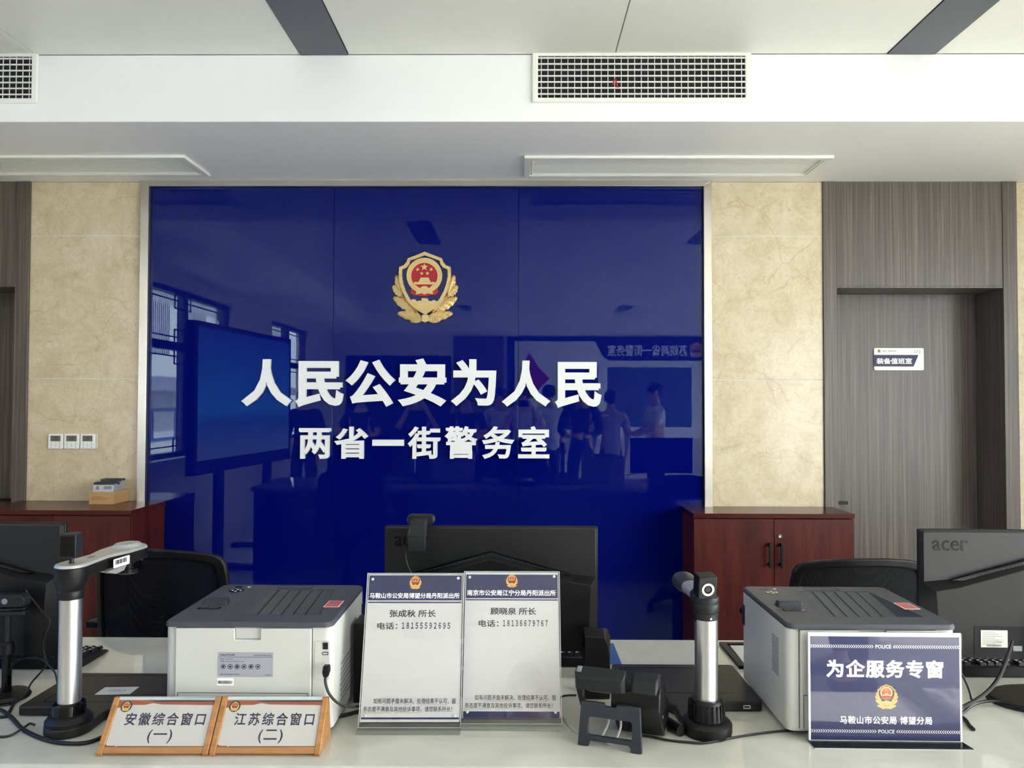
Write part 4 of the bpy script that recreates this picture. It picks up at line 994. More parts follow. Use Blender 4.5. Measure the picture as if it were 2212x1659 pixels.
# ------------------------------------------------------------------ wooden name blocks
def name_block(bl, br, label, t1, t2):
    a, e = on(*bl), on(*br); c_ = (a+e)/2; W = (e-a).length
    n = thing('name_block', (c_.x, c_.y, ZD), label, 'name plate', 'wooden name blocks on the counter', rz=math.atan2(e.y-a.y, e.x-a.x))
    prof = [(0, .0), (.092, 0), (.094, .004), (.078, .088), (.068, .090), (-.002, .006)]
    th = .012
    for s in (-1, 1):
        x = -W/2 if s < 0 else W/2-th
        MB().ext(prof, th, T(x, 0, 0) @ SD).build('side_board', M['beech'], n, bevel=.0015)
    ln = math.atan2(.070, .084); L = math.hypot(.070, .084); Q = T(-.0005, 0, .0055) ; Q = T(0, -.001, .006) @ RX(-ln)
    MB().box(-W/2+th, -.0005, 0, W/2-th, .012, .0125, Q).build('bottom_rail', M['beech'], n, bevel=.0012)
    MB().box(-W/2+th, .004, .0125, W/2-th, .007, L-.001, Q).build('backing', M['acredge'], n)
    MB().box(-W/2+th, .0028, .0125, W/2-th, .0036, L-.004, Q).build('name_sheet', M['sheet'], n)
    MB().box(-W/2+th, .0004, .0125, W/2-th, .0016, L+.001, Q).build('clear_cover', M['acrylic'], n)
    MB().box(-W/2+th, .0004, L-.0055, W/2-th, .010, L+.001, Q).build('clear_top_edge', M['acredge'], n)
    F = Q @ T(0, .0026, 0) @ FR
    iw = W-2*th; v0, v1 = .0125, L-.006; H = v1-v0
    q = lambda u, v: (u*iw, v0+v*H)
    b = MB(); b.flat([q(-.5, 1), q(-.5, .84), q(-.40, .84), q(-.39, .90), q(-.22, .90), q(-.14, .94), q(-.05, .91), q(.5, .895), q(.5, 1)], F)
    b.flat([q(-.5, 0), q(-.5, .06), q(-.47, .03), q(-.40, .03), q(-.39, 0)], F)
    b.mi = 1; b.flat([q(-.22, 1), q(.5, 1), q(.5, .97), q(-.1, .97)], F @ T(0, 0, .0001)); b.flat([q(-.39, 0), q(.5, 0), q(.5, .02), q(-.38, .02)], F @ T(0, 0, .0001))
    b.build('sheet_border', [M['orangeprint'], M['navydark']], n, recalc=False)
    b = MB().text(t1, (*q(-.38, .455), *q(.446, .73)), F, .020, track=1.32); b.text(t2, (*q(-.10, .08), *q(.15, .37)), F, .012, track=1.15)
    b.build('lettering', M['navydark'], n, recalc=False)
    b = MB().flat(circ(*q(-.41, .87), .0115, 28), F @ T(0, 0, .0002)); b.build('emblem_disc', M['ink'], n, recalc=False)
    badge_print('emblem', F @ T(q(-.41, .87)[0], q(-.41, .87)[1], .0003), .0175, n)
name_block((207, 1634), (449, 1634), 'wooden name block nearer the silver camera column, its sheet ending in one stroke', '安徽综合窗口', '(一)')
name_block((451, 1634), (691, 1634), 'wooden name block nearer the acrylic notices, its sheet ending in two strokes', '江苏综合窗口', '(二)')

# ------------------------------------------------------------------ blue sign in front of the right printer
a, e = on(1749, 1606), on(2083, 1610)
n = thing('counter_sign', ((a.x+e.x)/2, a.y, ZD+.0005), 'landscape blue sign with white lettering on a black foot before the printer', 'sign', rz=math.atan2(e.y-a.y, e.x-a.x))
W = (e-a).length; L = .222
Q = T(0, .004, .003) @ RX(math.radians(-.3))
MB().box(-W/2, 0, 0, W/2, .003, L, Q).build('back_sheet', M['acredge'], n, bevel=.0005)
MB().box(-W/2+.001, -.0008, .001, W/2-.001, -.0001, L-.001, Q).build('printed_sheet', M['letter'], n)
F = Q @ T(0, -.0010, 0) @ FR; bw = .0045
MB().flat([(-W/2+bw, .002), (W/2-bw, .002), (W/2-bw, L-.008), (-W/2+bw, L-.008)], F).build('blue_print', M['navysign'] if 'navysign' in M else M.setdefault('navysign', mat('navy_sign_print', c8(24, 33, 88), .5, 0, .03, 30)), n, recalc=False)
F2 = F @ T(0, 0, .0001)
b = MB()
b.text('为企服务专窗', (-.38*W, .585*L, .38*W, .75*L), F2, .034, track=1.12)
b.text('马鞍山市公安局 博望分局', (-.295*W, .158*L, .303*W, .232*L), F2, .020, track=1.1)
for v, u0, u1 in ((.872, -.060, .043), (.092, -.046, .058)):
    b.text('POLICE', (u0*W, (v-.017)*L, u1*W, (v+.017)*L), F2, .012)
    for side in (-1, 1):
        lim = (-.485, u0-.012) if side < 0 else (u1+.012, .485)
        k = 28
        for i in range(k):
            x = (lim[0]+(lim[1]-lim[0])*(i+.5)/k)*W; h = .0032; dx = .0017*(-side); tk = .0016
            b.flat([(x-dx-tk/2, v*L+h), (x-dx+tk/2, v*L+h), (x+dx+tk/2, v*L), (x-dx+tk/2, v*L-h), (x-dx-tk/2, v*L-h), (x+dx-tk/2, v*L)], F2)
b.build('lettering', M['letter'], n, recalc=False)
badge_print('emblem', F2 @ T(.003, .412*L, 0), .046, n)
MB().box(-W/2, -.0030, .001, W/2, -.0018, L, Q).build('front_sheet', M['acrylic'], n)
MB().ext([(-W/2+.002, -.026), (W/2+.006, -.026), (W/2, .012), (-W/2, .012)], .003).build('foot', M['blackgloss'], n, bevel=.0008)
MB().box(-W/2+.002, -.0263, -.0003, W/2+.006, -.0248, .0012).build('foot_edge', M['acredge'], n)

# ------------------------------------------------------------------ desk phone
a, e = on(1247, 1611), on(1386, 1632); c_ = (a+e)/2; rz = math.atan2(e.y-a.y, e.x-a.x)
W = (e-a).length
ph = thing('desk_phone', (c_.x, c_.y, ZD), 'black desk phone seen from behind, on a slotted stand', 'telephone', rz=rz)
Q = T(0, .002, .001) @ RX(math.radians(-7)); w = W/2; H = .087
b = MB(); th = .011
Fq = Q @ T(0, th, 0) @ FR
outl = [(-w, 0), (-w+.022, 0), (-w+.024, .009), (-w+.028, .012), (w-.028, .012), (w-.024, .009), (w-.022, 0), (w, 0), (w-.005, H), (.013, H), (.012, H-.006), (-.012, H-.006), (-.013, H), (-w+.005, H)]
win = [(-w+.024, .022), (w-.024, .022), (w-.020, .026), (w-.021, .054), (w-.025, .058), (-w+.025, .058), (-w+.021, .054), (-w+.020, .026)]
b.plate(outl, win, th, (0, 8), (0, 4), Fq)
b.build('stand', M['slate'], ph, bevel=.0012)
bd = MB().ext([(.026, .078), (.030, .112), (.052, .120), (.155, .060), (.165, .006), (.110, .001), (.095, .004)], .100, T(-.002, 0, 0) @ SD)
bd.ext([(.030, .104), (.030, .113), (.052, .122), (.158, .062), (.160, .052), (.045, .102)], .074, T(-.0765, 0, 0) @ SD)
bd.ext([(-.066, .070), (-.056, .070), (-.058, .108), (-.078, .116)], .012, T(0, .038, 0) @ FR)
bd.build('phone_body', M['black'], ph, bevel=.003)
Q2 = T(-.026, .014, .106) @ RX(math.radians(14))
MB().loft([[Q2 @ Vector((s_*ww+.002, y_, z_)) for s_, y_, z_ in ((-1, y0_, z0_), (1, y0_, z0_), (1, y1_, z1_), (-1, y1_, z1_))] for ww, y0_, z0_, y1_, z1_ in ((.046, .004, .002, .006, .026), (.052, .012, -.003, .014, .034), (.052, .032, -.003, .034, .038))]).build('display_housing', M['charcoal'], ph, bevel=.002)
MB().box(-.046, .0340, .002, .048, .0352, .034, Q2).build('display', M['lcd'], ph)
MB().box(-.046, .0150, .0330, -.037, .0300, .0385, Q2).build('message_lamp', M['greyprint'], ph)
hx = .066
hs = MB().loft([[Vector((hx+s*ww, y+dy, z+dz)) for s, dy, dz in ((-1, -.0, 0), (1, 0, 0), (1, .012, .026), (-1, .012, .026))] for ww, y, z in ((.026, .020, .110), (.028, .032, .116), (.028, .060, .114), (.020, .080, .104), (.019, .120, .080), (.025, .135, .070), (.025, .165, .050))])
hs.build('handset', M['charcoal'], ph, bevel=.004)
b = MB()
for i in range(3): b.box(.0975, .100+i*.012, .008, .0987, .1075+i*.012, .011)
b.box(.0975, .065, .052, .0987, .069, .057); b.build('side_slots', M['greyprint'], ph)
for px_, m_, nm in ((-.012, 'greycable', 'cable_plug'), (.012, 'greycable', 'cable_plug')):
    MB().box(px_-.006, .060, .040, px_+.006, .092, .050).build(nm, M['label'], ph, bevel=.001)
def wpt(o, x, y, z): return Vector(o.location)+Matrix.Rotation(o.rotation_euler.z, 3, 'Z') @ Vector((x, y, z))
def cable(name, pts, r, m, label, cat='cable', n=8, group=None):
    o = MB().tube(pts, r, 8, n).build(name, M[m]); return tag(o, label, cat, group)
def dk(px, py, r=.003): v = on(px, py); v.z = ZD+r+.0004; return v
cable('phone_cable', [wpt(ph, -.012, .059, .045), wpt(ph, -.014, .045, .028), wpt(ph, -.03, .032, .0040), dk(1262, 1592), dk(1236, 1576), dk(1216, 1552), dk(1200, 1530)], .0026, 'greycable', 'grey network cable curling from the phone stand towards the acrylic notice')
cable('phone_cable', [wpt(ph, .012, .059, .045), wpt(ph, .014, .045, .028), wpt(ph, .004, .030, .0060), wpt(ph, -.01, .026, .0032), wpt(ph, -.035, .06, .0032)], .0026, 'greycable', 'short grey cable plugged into the phone, inside the stand opening')
cable('power_cable', [wpt(ph, .045, .086, .010), wpt(ph, .05, .070, .004), dk(1370, 1592), dk(1400, 1594), dk(1440, 1602), dk(1490, 1607), dk(1525, 1608), dk(1600, 1594), dk(1680, 1583), dk(1744, 1580)], .0024, 'rubber', 'thin black cable running along the counter from the phone to the blue sign')
# plug with a round end by the scanner foot
ca_, cb2 = dk(1424, 1561, .011), dk(1472, 1591, .012)
o = MB().tube([dk(1412, 1553, .006), dk(1418, 1557, .009), ca_, ca_.lerp(cb2, .35), ca_.lerp(cb2, .7), cb2], lambda t: .0045+.0075*min(1, t*2.2), 14, 4)
nd_ = (cb2-ca_).normalized(); o.cyl(cb2-nd_*.001, cb2+nd_*.0015, .0085, .0070, 18)
o = o.build('cable_connector', M['black']); tag(o, 'black barrel connector lying between phone and knurled scanner foot', 'connector')

# ------------------------------------------------------------------ speaker, folder, clipboard behind the phone
ys_ = 1.83; sx0, sx1, szt = P(1263, 1400, ys_).x, P(1326, 1400, ys_).x, P(1295, 1372, ys_).z
w = (sx1-sx0)/2; h = szt-ZD
def make_speaker(x, y, w, h, label):
    sp = thing('desktop_speaker', (x, y, ZD), label, 'speaker', 'small black desktop speakers')
    MB().ext([(-w, .001), (w, .001), (w, h-.022), (w-.006, h-.006), (w-.016, h-.002), (-w, h)], .07, T(0, .07, 0) @ FR, top=[(-w, .001), (w*.72, .001), (w*.72, h-.050), (w*.62, h-.022), (w*.40, h-.006), (-w, h-.002)]).build('cabinet', M['black'], sp, bevel=.002)
    MB().box(-w+.004, .0702, .008, w-.006, .0720, h-.02).build('speaker_grille', M['fabric'], sp)
make_speaker((sx0+sx1)/2, ys_, w, h, 'small black wedge speaker standing behind the phone')
make_speaker(-.346, 1.80, .036, P(772, 1345, 1.80).z-ZD, 'small black speaker squeezed between the left printer and the acrylic notice')
o = MB().box(-.20, 0, 0, .0, .17, .004); fo = on(1343, 1437)
o = o.build('folder', M['bluefolder'], bevel=.001); o.location = (fo.x, fo.y+.004, ZD+.0004); tag(o, 'flat blue folder on the counter behind the black speaker', 'folder')
a, e = on(1598, 1440), on(1553, 1393)
cl = thing('clipboard', (e.x+.15, a.y-.02, ZD+.0004), 'black edged document tray with white papers beside the printer', 'tray')
Dd = e.y-a.y+.02
b = MB().box(-.15, 0, 0, .15, Dd, .003); b.ring([(-.15, 0), (.15, 0), (.15, Dd), (-.15, Dd)], [(-.132, .018), (.132, .018), (.132, Dd-.018), (-.132, Dd-.018)], .006, T(0, 0, .003)); b.build('tray_frame', M['black'], cl, bevel=.001)
pp = MB().ext([(-.128, .02), (.12, .02), (.12, Dd-.022), (-.124, Dd-.022)], .002, T(0, 0, .0032)).build('papers', M['paper'], cl)
b = MB()
b.ring([(-.075, .03), (.1, .03), (.1, Dd-.06), (-.075, Dd-.06)], [(-.0742, .0308), (.0992, .0308), (.0992, Dd-.0608), (-.0742, Dd-.0608)], .0003, T(0, 0, .0053))
for i in range(9): b.box(-.065+i*.009, Dd-.085, .0053, -.060+i*.009, Dd-.077, .0056)
b.build('print', M['greyprint'], pp)

# ------------------------------------------------------------------ webcam on a stand at the picture edge
wp = on(14, 1507); yw = wp.y
ws = thing('webcam_stand', (P(14, 1507, yw).x, yw, ZD), 'black telescopic stand with round foot at the left end of the counter', 'stand')
MB().lathe([(.049, .0005), (.051, .004), (.046, .012), (.012, .016)], seg=40).build('foot', M['black'], ws)
zc_ = P(14, 1312, yw).z-ZD
MB().cyl((0, 0, .014), (0, 0, zc_*.50), .0105, seg=20).build('pole', M['blackgloss'], ws)
MB().lathe([(.0115, zc_*.48), (.0150, zc_*.49), (.0140, zc_*.60), (.009, zc_*.62)], seg=20).build('clamp_sleeve', M['black'], ws)
MB().cyl((0, 0, zc_*.6), (0, 0, zc_-.012), .0065, seg=20).build('upper_pole', M['charcoal'], ws)
b = MB().ext(rrect(-.022, -.012, .042, .014, .004, 3), .010, T(0, 0, zc_-.018) @ RZ(.15)); b.ext(rrect(-.018, -.010, .038, .014, .004, 3), .006, T(0, 0, zc_-.007) @ RZ(.25)); b.build('mount_clip', M['charcoal'], ws, bevel=.002)
zw = zc_+.0005
wb = thing('stand_webcam', (ws.location.x+.004, yw, ZD+zw), 'long black webcam on the telescopic stand, round grey logo facing the room', 'webcam')
MB().ext(rrect(-.055, 0, .042, .032, .012, 5), .024, T(0, .014, 0) @ FR, top=rrect(-.053, .002, .040, .030, .012, 5)).build('camera_body', M['charcoal'], wb, bevel=.002)
MB().ext(circ(-.006, .016, .007, 20), .0006, T(0, -.0100, 0) @ FR).build('round_logo', M['greyprint'], wb)
MB().box(.026, -.0106, .009, .0285, -.0098, .023).build('slot', M['ventdark'], wb)
cable('webcam_cable', [P(55, 1275, yw+.012), P(70, 1295, yw+.02), P(92, 1322, yw+.02), P(108, 1340, yw+.02), P(100, 1370, yw+.015), P(94, 1395, yw+.01), P(98, 1420, yw), P(103, 1433, yw-.01), P(90, 1450, yw-.015), P(68, 1475, yw-.02), P(55, 1500, yw-.035), dk(38, 1518), dk(10, 1527), dk(-40, 1532)], .0021, 'rubber', 'thin black cable hanging from the stand webcam before the monitor', n=8)
cable('loop_cable', [P(18, 1443, yw+.05), P(40, 1427, yw+.05), P(72, 1420, yw+.03), P(95, 1427, yw), P(104, 1436, yw-.012), P(118, 1452, yw-.025), P(124, 1475, yw-.035), P(125, 1490, yw-.045)], .0021, 'rubber', 'thin black looping cable arching behind the silver camera column')
cable('thick_cable', [dk(-70, 1545, .0045), dk(-10, 1536, .0045), dk(22, 1552, .0045), dk(50, 1580, .004), dk(95, 1601, .004), dk(140, 1610, .004), dk(190, 1608, .004), dk(240, 1588, .004)], .0042, 'rubber', 'thick black cable curving over the counter before the scanner foot')
cable('tied_cable', [dk(-30, 1590), dk(0, 1595), dk(25, 1591), dk(55, 1579, .009), dk(64, 1574, .010), dk(76, 1573, .006)], .0026, 'rubber', 'short black cable with a tie end at the lower left corner')
cable('wire', [dk(-30, 1550), dk(5, 1552), dk(18, 1545), dk(30, 1520)], .0036, 'rubber', 'black wire lying by the round foot of the telescopic stand')
# printer leads
yy = 1.612
pt = P(706, 1445, yy)
u = thing('usb_lead', pt, 'black usb lead plugged into the rear of the printer by the acrylic notice', 'cable')
MB().loft([[Vector((x*w_, y_, z_)) for x, y_ in ((-1, -.0), (1, -.0), (1, -d_), (-1, -d_))] for w_, d_, y_, z_ in ()] or [[Vector((-.006, -.008, .008)), Vector((.006, -.008, .008)), Vector((.006, .0055, .008)), Vector((-.006, .0055, .008))], [Vector((-.007, -.012, -.004)), Vector((.007, -.012, -.004)), Vector((.007, .0055, -.004)), Vector((-.007, .0055, -.004))], [Vector((-.005, -.010, -.014)), Vector((.004, -.010, -.014)), Vector((.004, .0, -.014)), Vector((-.005, .0, -.014))]]).build('plug', M['black'], u, bevel=.001)
MB().tube([Vector((-.001, -.005, -.012)), P(703, 1475, yy-.012)-pt, P(712, 1500, yy-.012)-pt, P(732, 1520, yy-.005)-pt, P(757, 1527, yy+.03)-pt, P(800, 1522, yy+.14)-pt], .0028).build('lead', M['rubber'], u)
cable('printer_power_cable', [dk(690, 1552, .0045)+Vector((0, .0, 0)), dk(712, 1553, .0045), dk(740, 1550, .0045), dk(775, 1541, .0045), dk(800, 1535, .0045)], .0042, 'rubber', 'thick black power cable between the right name block and acrylic notice')
# leads at the right monitor
yq = 1.80
cable('monitor_lead', [P(2186, 1385, 1.825), P(2178, 1412, 1.80), P(2162, 1455, 1.76), P(2140, 1487, 1.73), P(2112, 1510, 1.70), P(2086, 1524, 1.68), P(2060, 1535, 1.67)], .0042, 'black', 'thick black lead dropping from the monitor behind the blue sign')
cable('side_lead', [P(2074, 1452, 1.73), P(2084, 1468, 1.72), P(2094, 1492, 1.71), P(2099, 1512, 1.70)], .0028, 'black', 'short black lead crossing down to the thick monitor lead')
cable('coiled_lead', [dk(2060, 1560, .005), dk(2082, 1544, .006), dk(2105, 1531, .010), dk(2140, 1526, .012), dk(2180, 1530, .010), dk(2240, 1552, .005)], .0036, 'black', 'black lead arching over the counter at the right picture edge')
cable('loose_lead', [dk(2070, 1548, .004), dk(2086, 1560, .004), dk(2094, 1572, .004), dk(2103, 1580, .004)], .0042, 'black', 'loose end of black lead poking out beside the blue sign')
cable('notice_cable', [dk(1195, 1515), dk(1220, 1506), dk(1245, 1505)], .0024, 'rubber', 'black cable crossing behind the acrylic notice to the phone')

# ------------------------------------------------------------------ mesh office chairs
def make_chair(loc, rz, ztop, label):
    c = thing('office_chair', loc, label, 'chair', 'black mesh office chairs behind the counter', rz=rz)
    # back: rounded trapezoid, bowed; faces +y side is the sitter's
    zb = ztop-.52
    def outline(s):
        pts = []
        h_ = [(.19, zb), (.235, zb+.05), (.255, zb+.14), (.258, zb+.25), (.248, ztop-.10), (.242, ztop-.055), (.232, ztop-.034), (.215, ztop-.022), (.16, ztop-.010), (.08, ztop-.002), (0, ztop)]
        prof = h_ + [(-x, z) for x, z in h_[-2::-1]]
        cx, cz_ = 0, (zb+ztop)/2
        for x, z in prof: pts.append((cx+(x-cx)*s, cz_+(z-cz_)*s))
        return pts
    def bow(p): x, z = p; return Vector((x, -.02+.9*x*x-.10*(z-zb)/.52*0.6, z))
    def ringed(o1, i1, d):
        b = MB(); n = len(o1)
        oa = [b.bm.verts.new(bow(p)) for p in o1]; ob = [b.bm.verts.new(bow(p)+Vector((0, d, 0))) for p in o1]
        ia = [b.bm.verts.new(bow(p)) for p in i1]; ib = [b.bm.verts.new(bow(p)+Vector((0, d, 0))) for p in i1]
        for i in range(n):
            j = (i+1) % n
            for q in ((oa[i], oa[j], ob[j], ob[i]), (ob[i], ob[j], ib[j], ib[i]), (ib[i], ib[j], ia[j], ia[i]), (ia[i], ia[j], oa[j], oa[i])): b._f(q)
        return b
    o = ringed(outline(1), outline(.89), .022).build('back_frame', M['black'], c, bevel=.006)
    b = MB(); nx, nz = 14, 14; P_ = []
    for j in range(nz+1):
        v = j/nz; z = zb+.02+(.52-.04)*v; hw = .18+.06*min(1, v*2.2)-(.02*max(0, v-.9)*10)
        P_.append([b.bm.verts.new(bow((hw*.96*(2*i/nx-1), z))+Vector((0, .012, 0))) for i in range(nx+1)])
    for j in range(nz):
        for i in range(nx): b._f([P_[j][i], P_[j][i+1], P_[j+1][i+1], P_[j+1][i]])
    b.build('mesh_back', M['meshcloth'], c)
    b = MB().box(-.14, -.06, zb+.02, .14, -.035, zb+.19); b.build('lumbar_pad', M['fabric'], c, bevel=.01)
    b = MB().ext(rrect(-.24, -.02, .24, .46, .06, 6), .07, T(0, .02, .44)); b.build('seat', M['fabric'], c, bevel=.02)
    b = MB().tube([(0, .20, .43), (0, .02, .42), (0, -.06, .50), (0, -.06, zb+.12)], .022, 8); b.build('back_support', M['black'], c)
    for s in (-1, 1):
        b = MB().tube([(s*.20, .25, .46), (s*.29, .24, .47), (s*.29, .22, .58), (s*.29, .16, .64)], .016, 8); b.box(s*.29-.04, .05, .645, s*.29+.04, .30, .67)
        b.build('armrest', M['black'], c, bevel=.004)
    MB().cyl((0, .22, .10), (0, .22, .43), .028).build('gas_column', M['black'], c)
    for i in range(5):
        t = 2*PI*i/5+.3; ex, ey = .28*math.cos(t), .22+.28*math.sin(t)
        lg = MB().tube([(0, .22, .105), (ex*.5, .22+(ey-.22)*.5, .095), (ex, ey, .07)], .018, 8, 3).build('base_leg', M['black'], c)
        MB().cyl((ex-.02, ey, .028), (ex+.02, ey, .028), .0275, seg=18).build('caster', M['charcoal'], lg)
yk = 2.75; kx = (P(240, 1250, yk).x+P(487, 1250, yk).x)/2
make_chair((kx-.02, yk, 0), math.radians(-6), P(380, 1179, yk).z, 'black mesh office chair between the left cabinet and left printer')
yk = 2.80; kx = P(1852, 1220, yk).x
make_chair((kx, yk, 0), math.radians(3), P(1850, 1198, yk).z, 'black mesh office chair between the right cabinet and right monitor')

# ================================================================== THE ROOM BEHIND THE CAMERA (seen mirrored in the blue glass)
ds = thing('display_stand', (-2.62, 1.25, 0), 'tall black presentation screen seen as a reflection beside the window', 'display', rz=math.radians(-84))
MB().box(-1.0, -.04, .86, 1.0, .04, 2.16).build('display_housing', M['black'], ds, bevel=.006)
sm = mat('city_screen', (.0, .01, .08, 1), .3); nt = sm.node_tree; pb = nt.nodes['Principled BSDF']
v = mapping(nt, (1, 1, 1)); sx_ = nt.nodes.new('ShaderNodeSeparateXYZ'); nt.links.new(v, sx_.inputs[0])
mr = nt.nodes.new('ShaderNodeMapRange'); mr.inputs['From Min'].default_value = .95; mr.inputs['From Max'].default_value = 2.1; nt.links.new(sx_.outputs['Z'], mr.inputs['Value'])
gr = ramp(nt, mr.outputs['Result'], [(0, (.14, .20, .30, 1)), (.30, (.04, .13, .34, 1)), (.40, (.04, .24, .66, 1)), (1, (.01, .05, .34, 1))]).outputs['Color']
cn = ramp(nt, noise(nt, mapping(nt, (14, 14, 60)), 1, 5).outputs['Fac'], [(.4, (.5, .5, .5, 1)), (.7, (1.6, 1.6, 1.6, 1))]).outputs['Color']
cl_ = mixc(nt, .35, gr, cn, 'MULTIPLY'); nt.links.new(cl_, pb.inputs['Emission Color']); pb.inputs['Emission Strength'].default_value = 1.4
MB().box(-.95, .0405, .98, .95, .0415, 2.11).build('screen', sm, ds)
b = MB()
for x in (-.5, .5): b.box(x-.05, -.03, .02, x+.05, .03, .86); b.box(x-.05, -.35, 0, x+.05, .35, .04)
b.build('stand_leg', M['black'], ds, bevel=.004)

# neighbouring house seen through the left windows
struct(MB().box(-16, -18, -.3, XL_-.2, 14, -.05).build('ground_yard', M['asphalt'])); struct(MB().box(XR_+.2, -18, -.3, 16, 14, -.05).build('ground_street', M['asphalt']))
hs = thing('neighbour_house', (-9.0, -13.0, -.05), 'white house with a red tiled roof outside the window, mirrored in the glass', 'house')
MB().box(-3, -8, 0, 0, 8, 4.45).build('wall', M['plaster'], hs)
b = MB(); YZ = Matrix(((0, 0, -1, 0), (1, 0, 0, 0), (0, 1, 0, 0), (0, 0, 0, 1)))
for i in range(32): b.ext([(-8.2+i*.515, 0), (-8.2+i*.515+.25, .09), (-8.2+i*.515+.5, 0)], 3.4, T(.5, 0, 4.5) @ Matrix.Rotation(.45, 4, 'Y') @ YZ)
b.build('roof', M['roof'], hs)
MB().box(-3.2, -8.3, 4.40, .45, 8.3, 4.5).build('eave', M['plaster'], hs)
b = MB()
for i in range(40): b.ext([(-8+i*.4, 0), (-8+i*.4+.2, .07), (-8+i*.4+.4, 0), (-8+i*.4+.2, .02)], 1.2, T(1.15, 0, 1.75) @ Matrix.Rotation(.3, 4, 'Y') @ YZ)
b.build('awning', M['greyprint'], hs)
MB().box(0, -8, .55, .04, 8, 1.35).build('board_strip', M['bluefolder'], hs)
for i in range(10): MB().box(.041, -7.6+i*1.55, .62, .06, -6.5+i*1.55, 1.28).build('wall_poster', M['paper'], hs)
for yy in (-6.5, -4.2, -1.9, .4, 2.7, 5.0):
    wn = MB().box(.0, yy-.75, 2.75, .03, yy+.75, 4.0).build('window', M['greyprint'], hs)
    b = MB()
    for i in range(15): b.box(.035, yy-.73+i*.105, 2.75, .05, yy-.705+i*.105, 4.0)
    b.build('window_bars', M['plaster'], wn)

# rear wall: wood door panel, notice board with header and map
struct(MB().box(-1.15, YB, 0, -.26, YB+.03, 2.64).build('door_3', M['doorwood'], bevel=.002))
struct(MB().box(-3.05, YB, 0, -1.19, YB+.02, 2.3).build('door_4', M['charcoal'], bevel=.002))  # flat charcoal panel, the gloom of an open doorway put into its colour
nb = thing('notice_board', (1.55, YB, 0), 'big mirrored notice board with a blue header reading as a police room', 'notice board')
MB().box(-1.7, .001, .85, 1.75, .03, 2.64).build('board', M['letter'], nb, bevel=.004)
MB().ext([(-1.75, .85), (-1.62, .85), (-1.62, 2.56), (-.2, 2.56), (-.05, 2.28), (.05, 2.22), (1.8, 2.22), (1.8, 2.64), (-1.75, 2.64)][::-1], .01, T(0, .032, 0) @ Matrix(((1, 0, 0, 0), (0, 0, 1, 0), (0, 1, 0, 0), (0, 0, 0, 1)))).build('header', M['navyink'], nb)
BKm = lambda x, y: T(x, y, 0) @ BK
MB().text('苏皖两省一街警务室', (-1.42, 2.30, -.02, 2.50), T(0, .044, 0) @ BK, .02).build('lettering', M['letter'], nb, recalc=False)
badge_print('emblem', T(1.58, .044, 2.41) @ BK, .24, nb)
MB().box(.02, .031, 1.05, 1.5, .036, 2.10).build('map', M['pinkprint'], nb)
MB().box(-.85, .031, 1.0, -.15, .036, 2.10).build('dark_poster', M['navydark'], nb)
MB().ext([(-1.5, 1.6), (-1.3, 1.55), (-1.15, 1.75), (-1.0, 1.9), (-1.2, 2.1), (-1.35, 2.35), (-1.5, 2.1)], .004, T(0, .031, 0) @ Matrix(((1, 0, 0, 0), (0, 0, 1, 0), (0, 1, 0, 0), (0, 0, 0, 1)))).build('red_ribbon_print', M['red'], nb)
for px_, py_ in ((.47, -.6), (.85, -.6), (-1.9, -.6), (-1.7, -.6)):
    sd = thing('ceiling_sprinkler', (px_, py_, ZC), 'small ceiling sprinkler in the room, seen only mirrored in the blue glass', 'sprinkler', 'ceiling sprinklers')
    MB().lathe([(.035, 0), (.035, -.006), (.01, -.010), (.008, -.035)], seg=20).build('cup', M['chrome'], sd); MB().lathe([(.002, -.05), (.02, -.05), (.02, -.047), (.008, -.040), (.008, -.035)], seg=16).build('deflector', M['chrome'], sd)

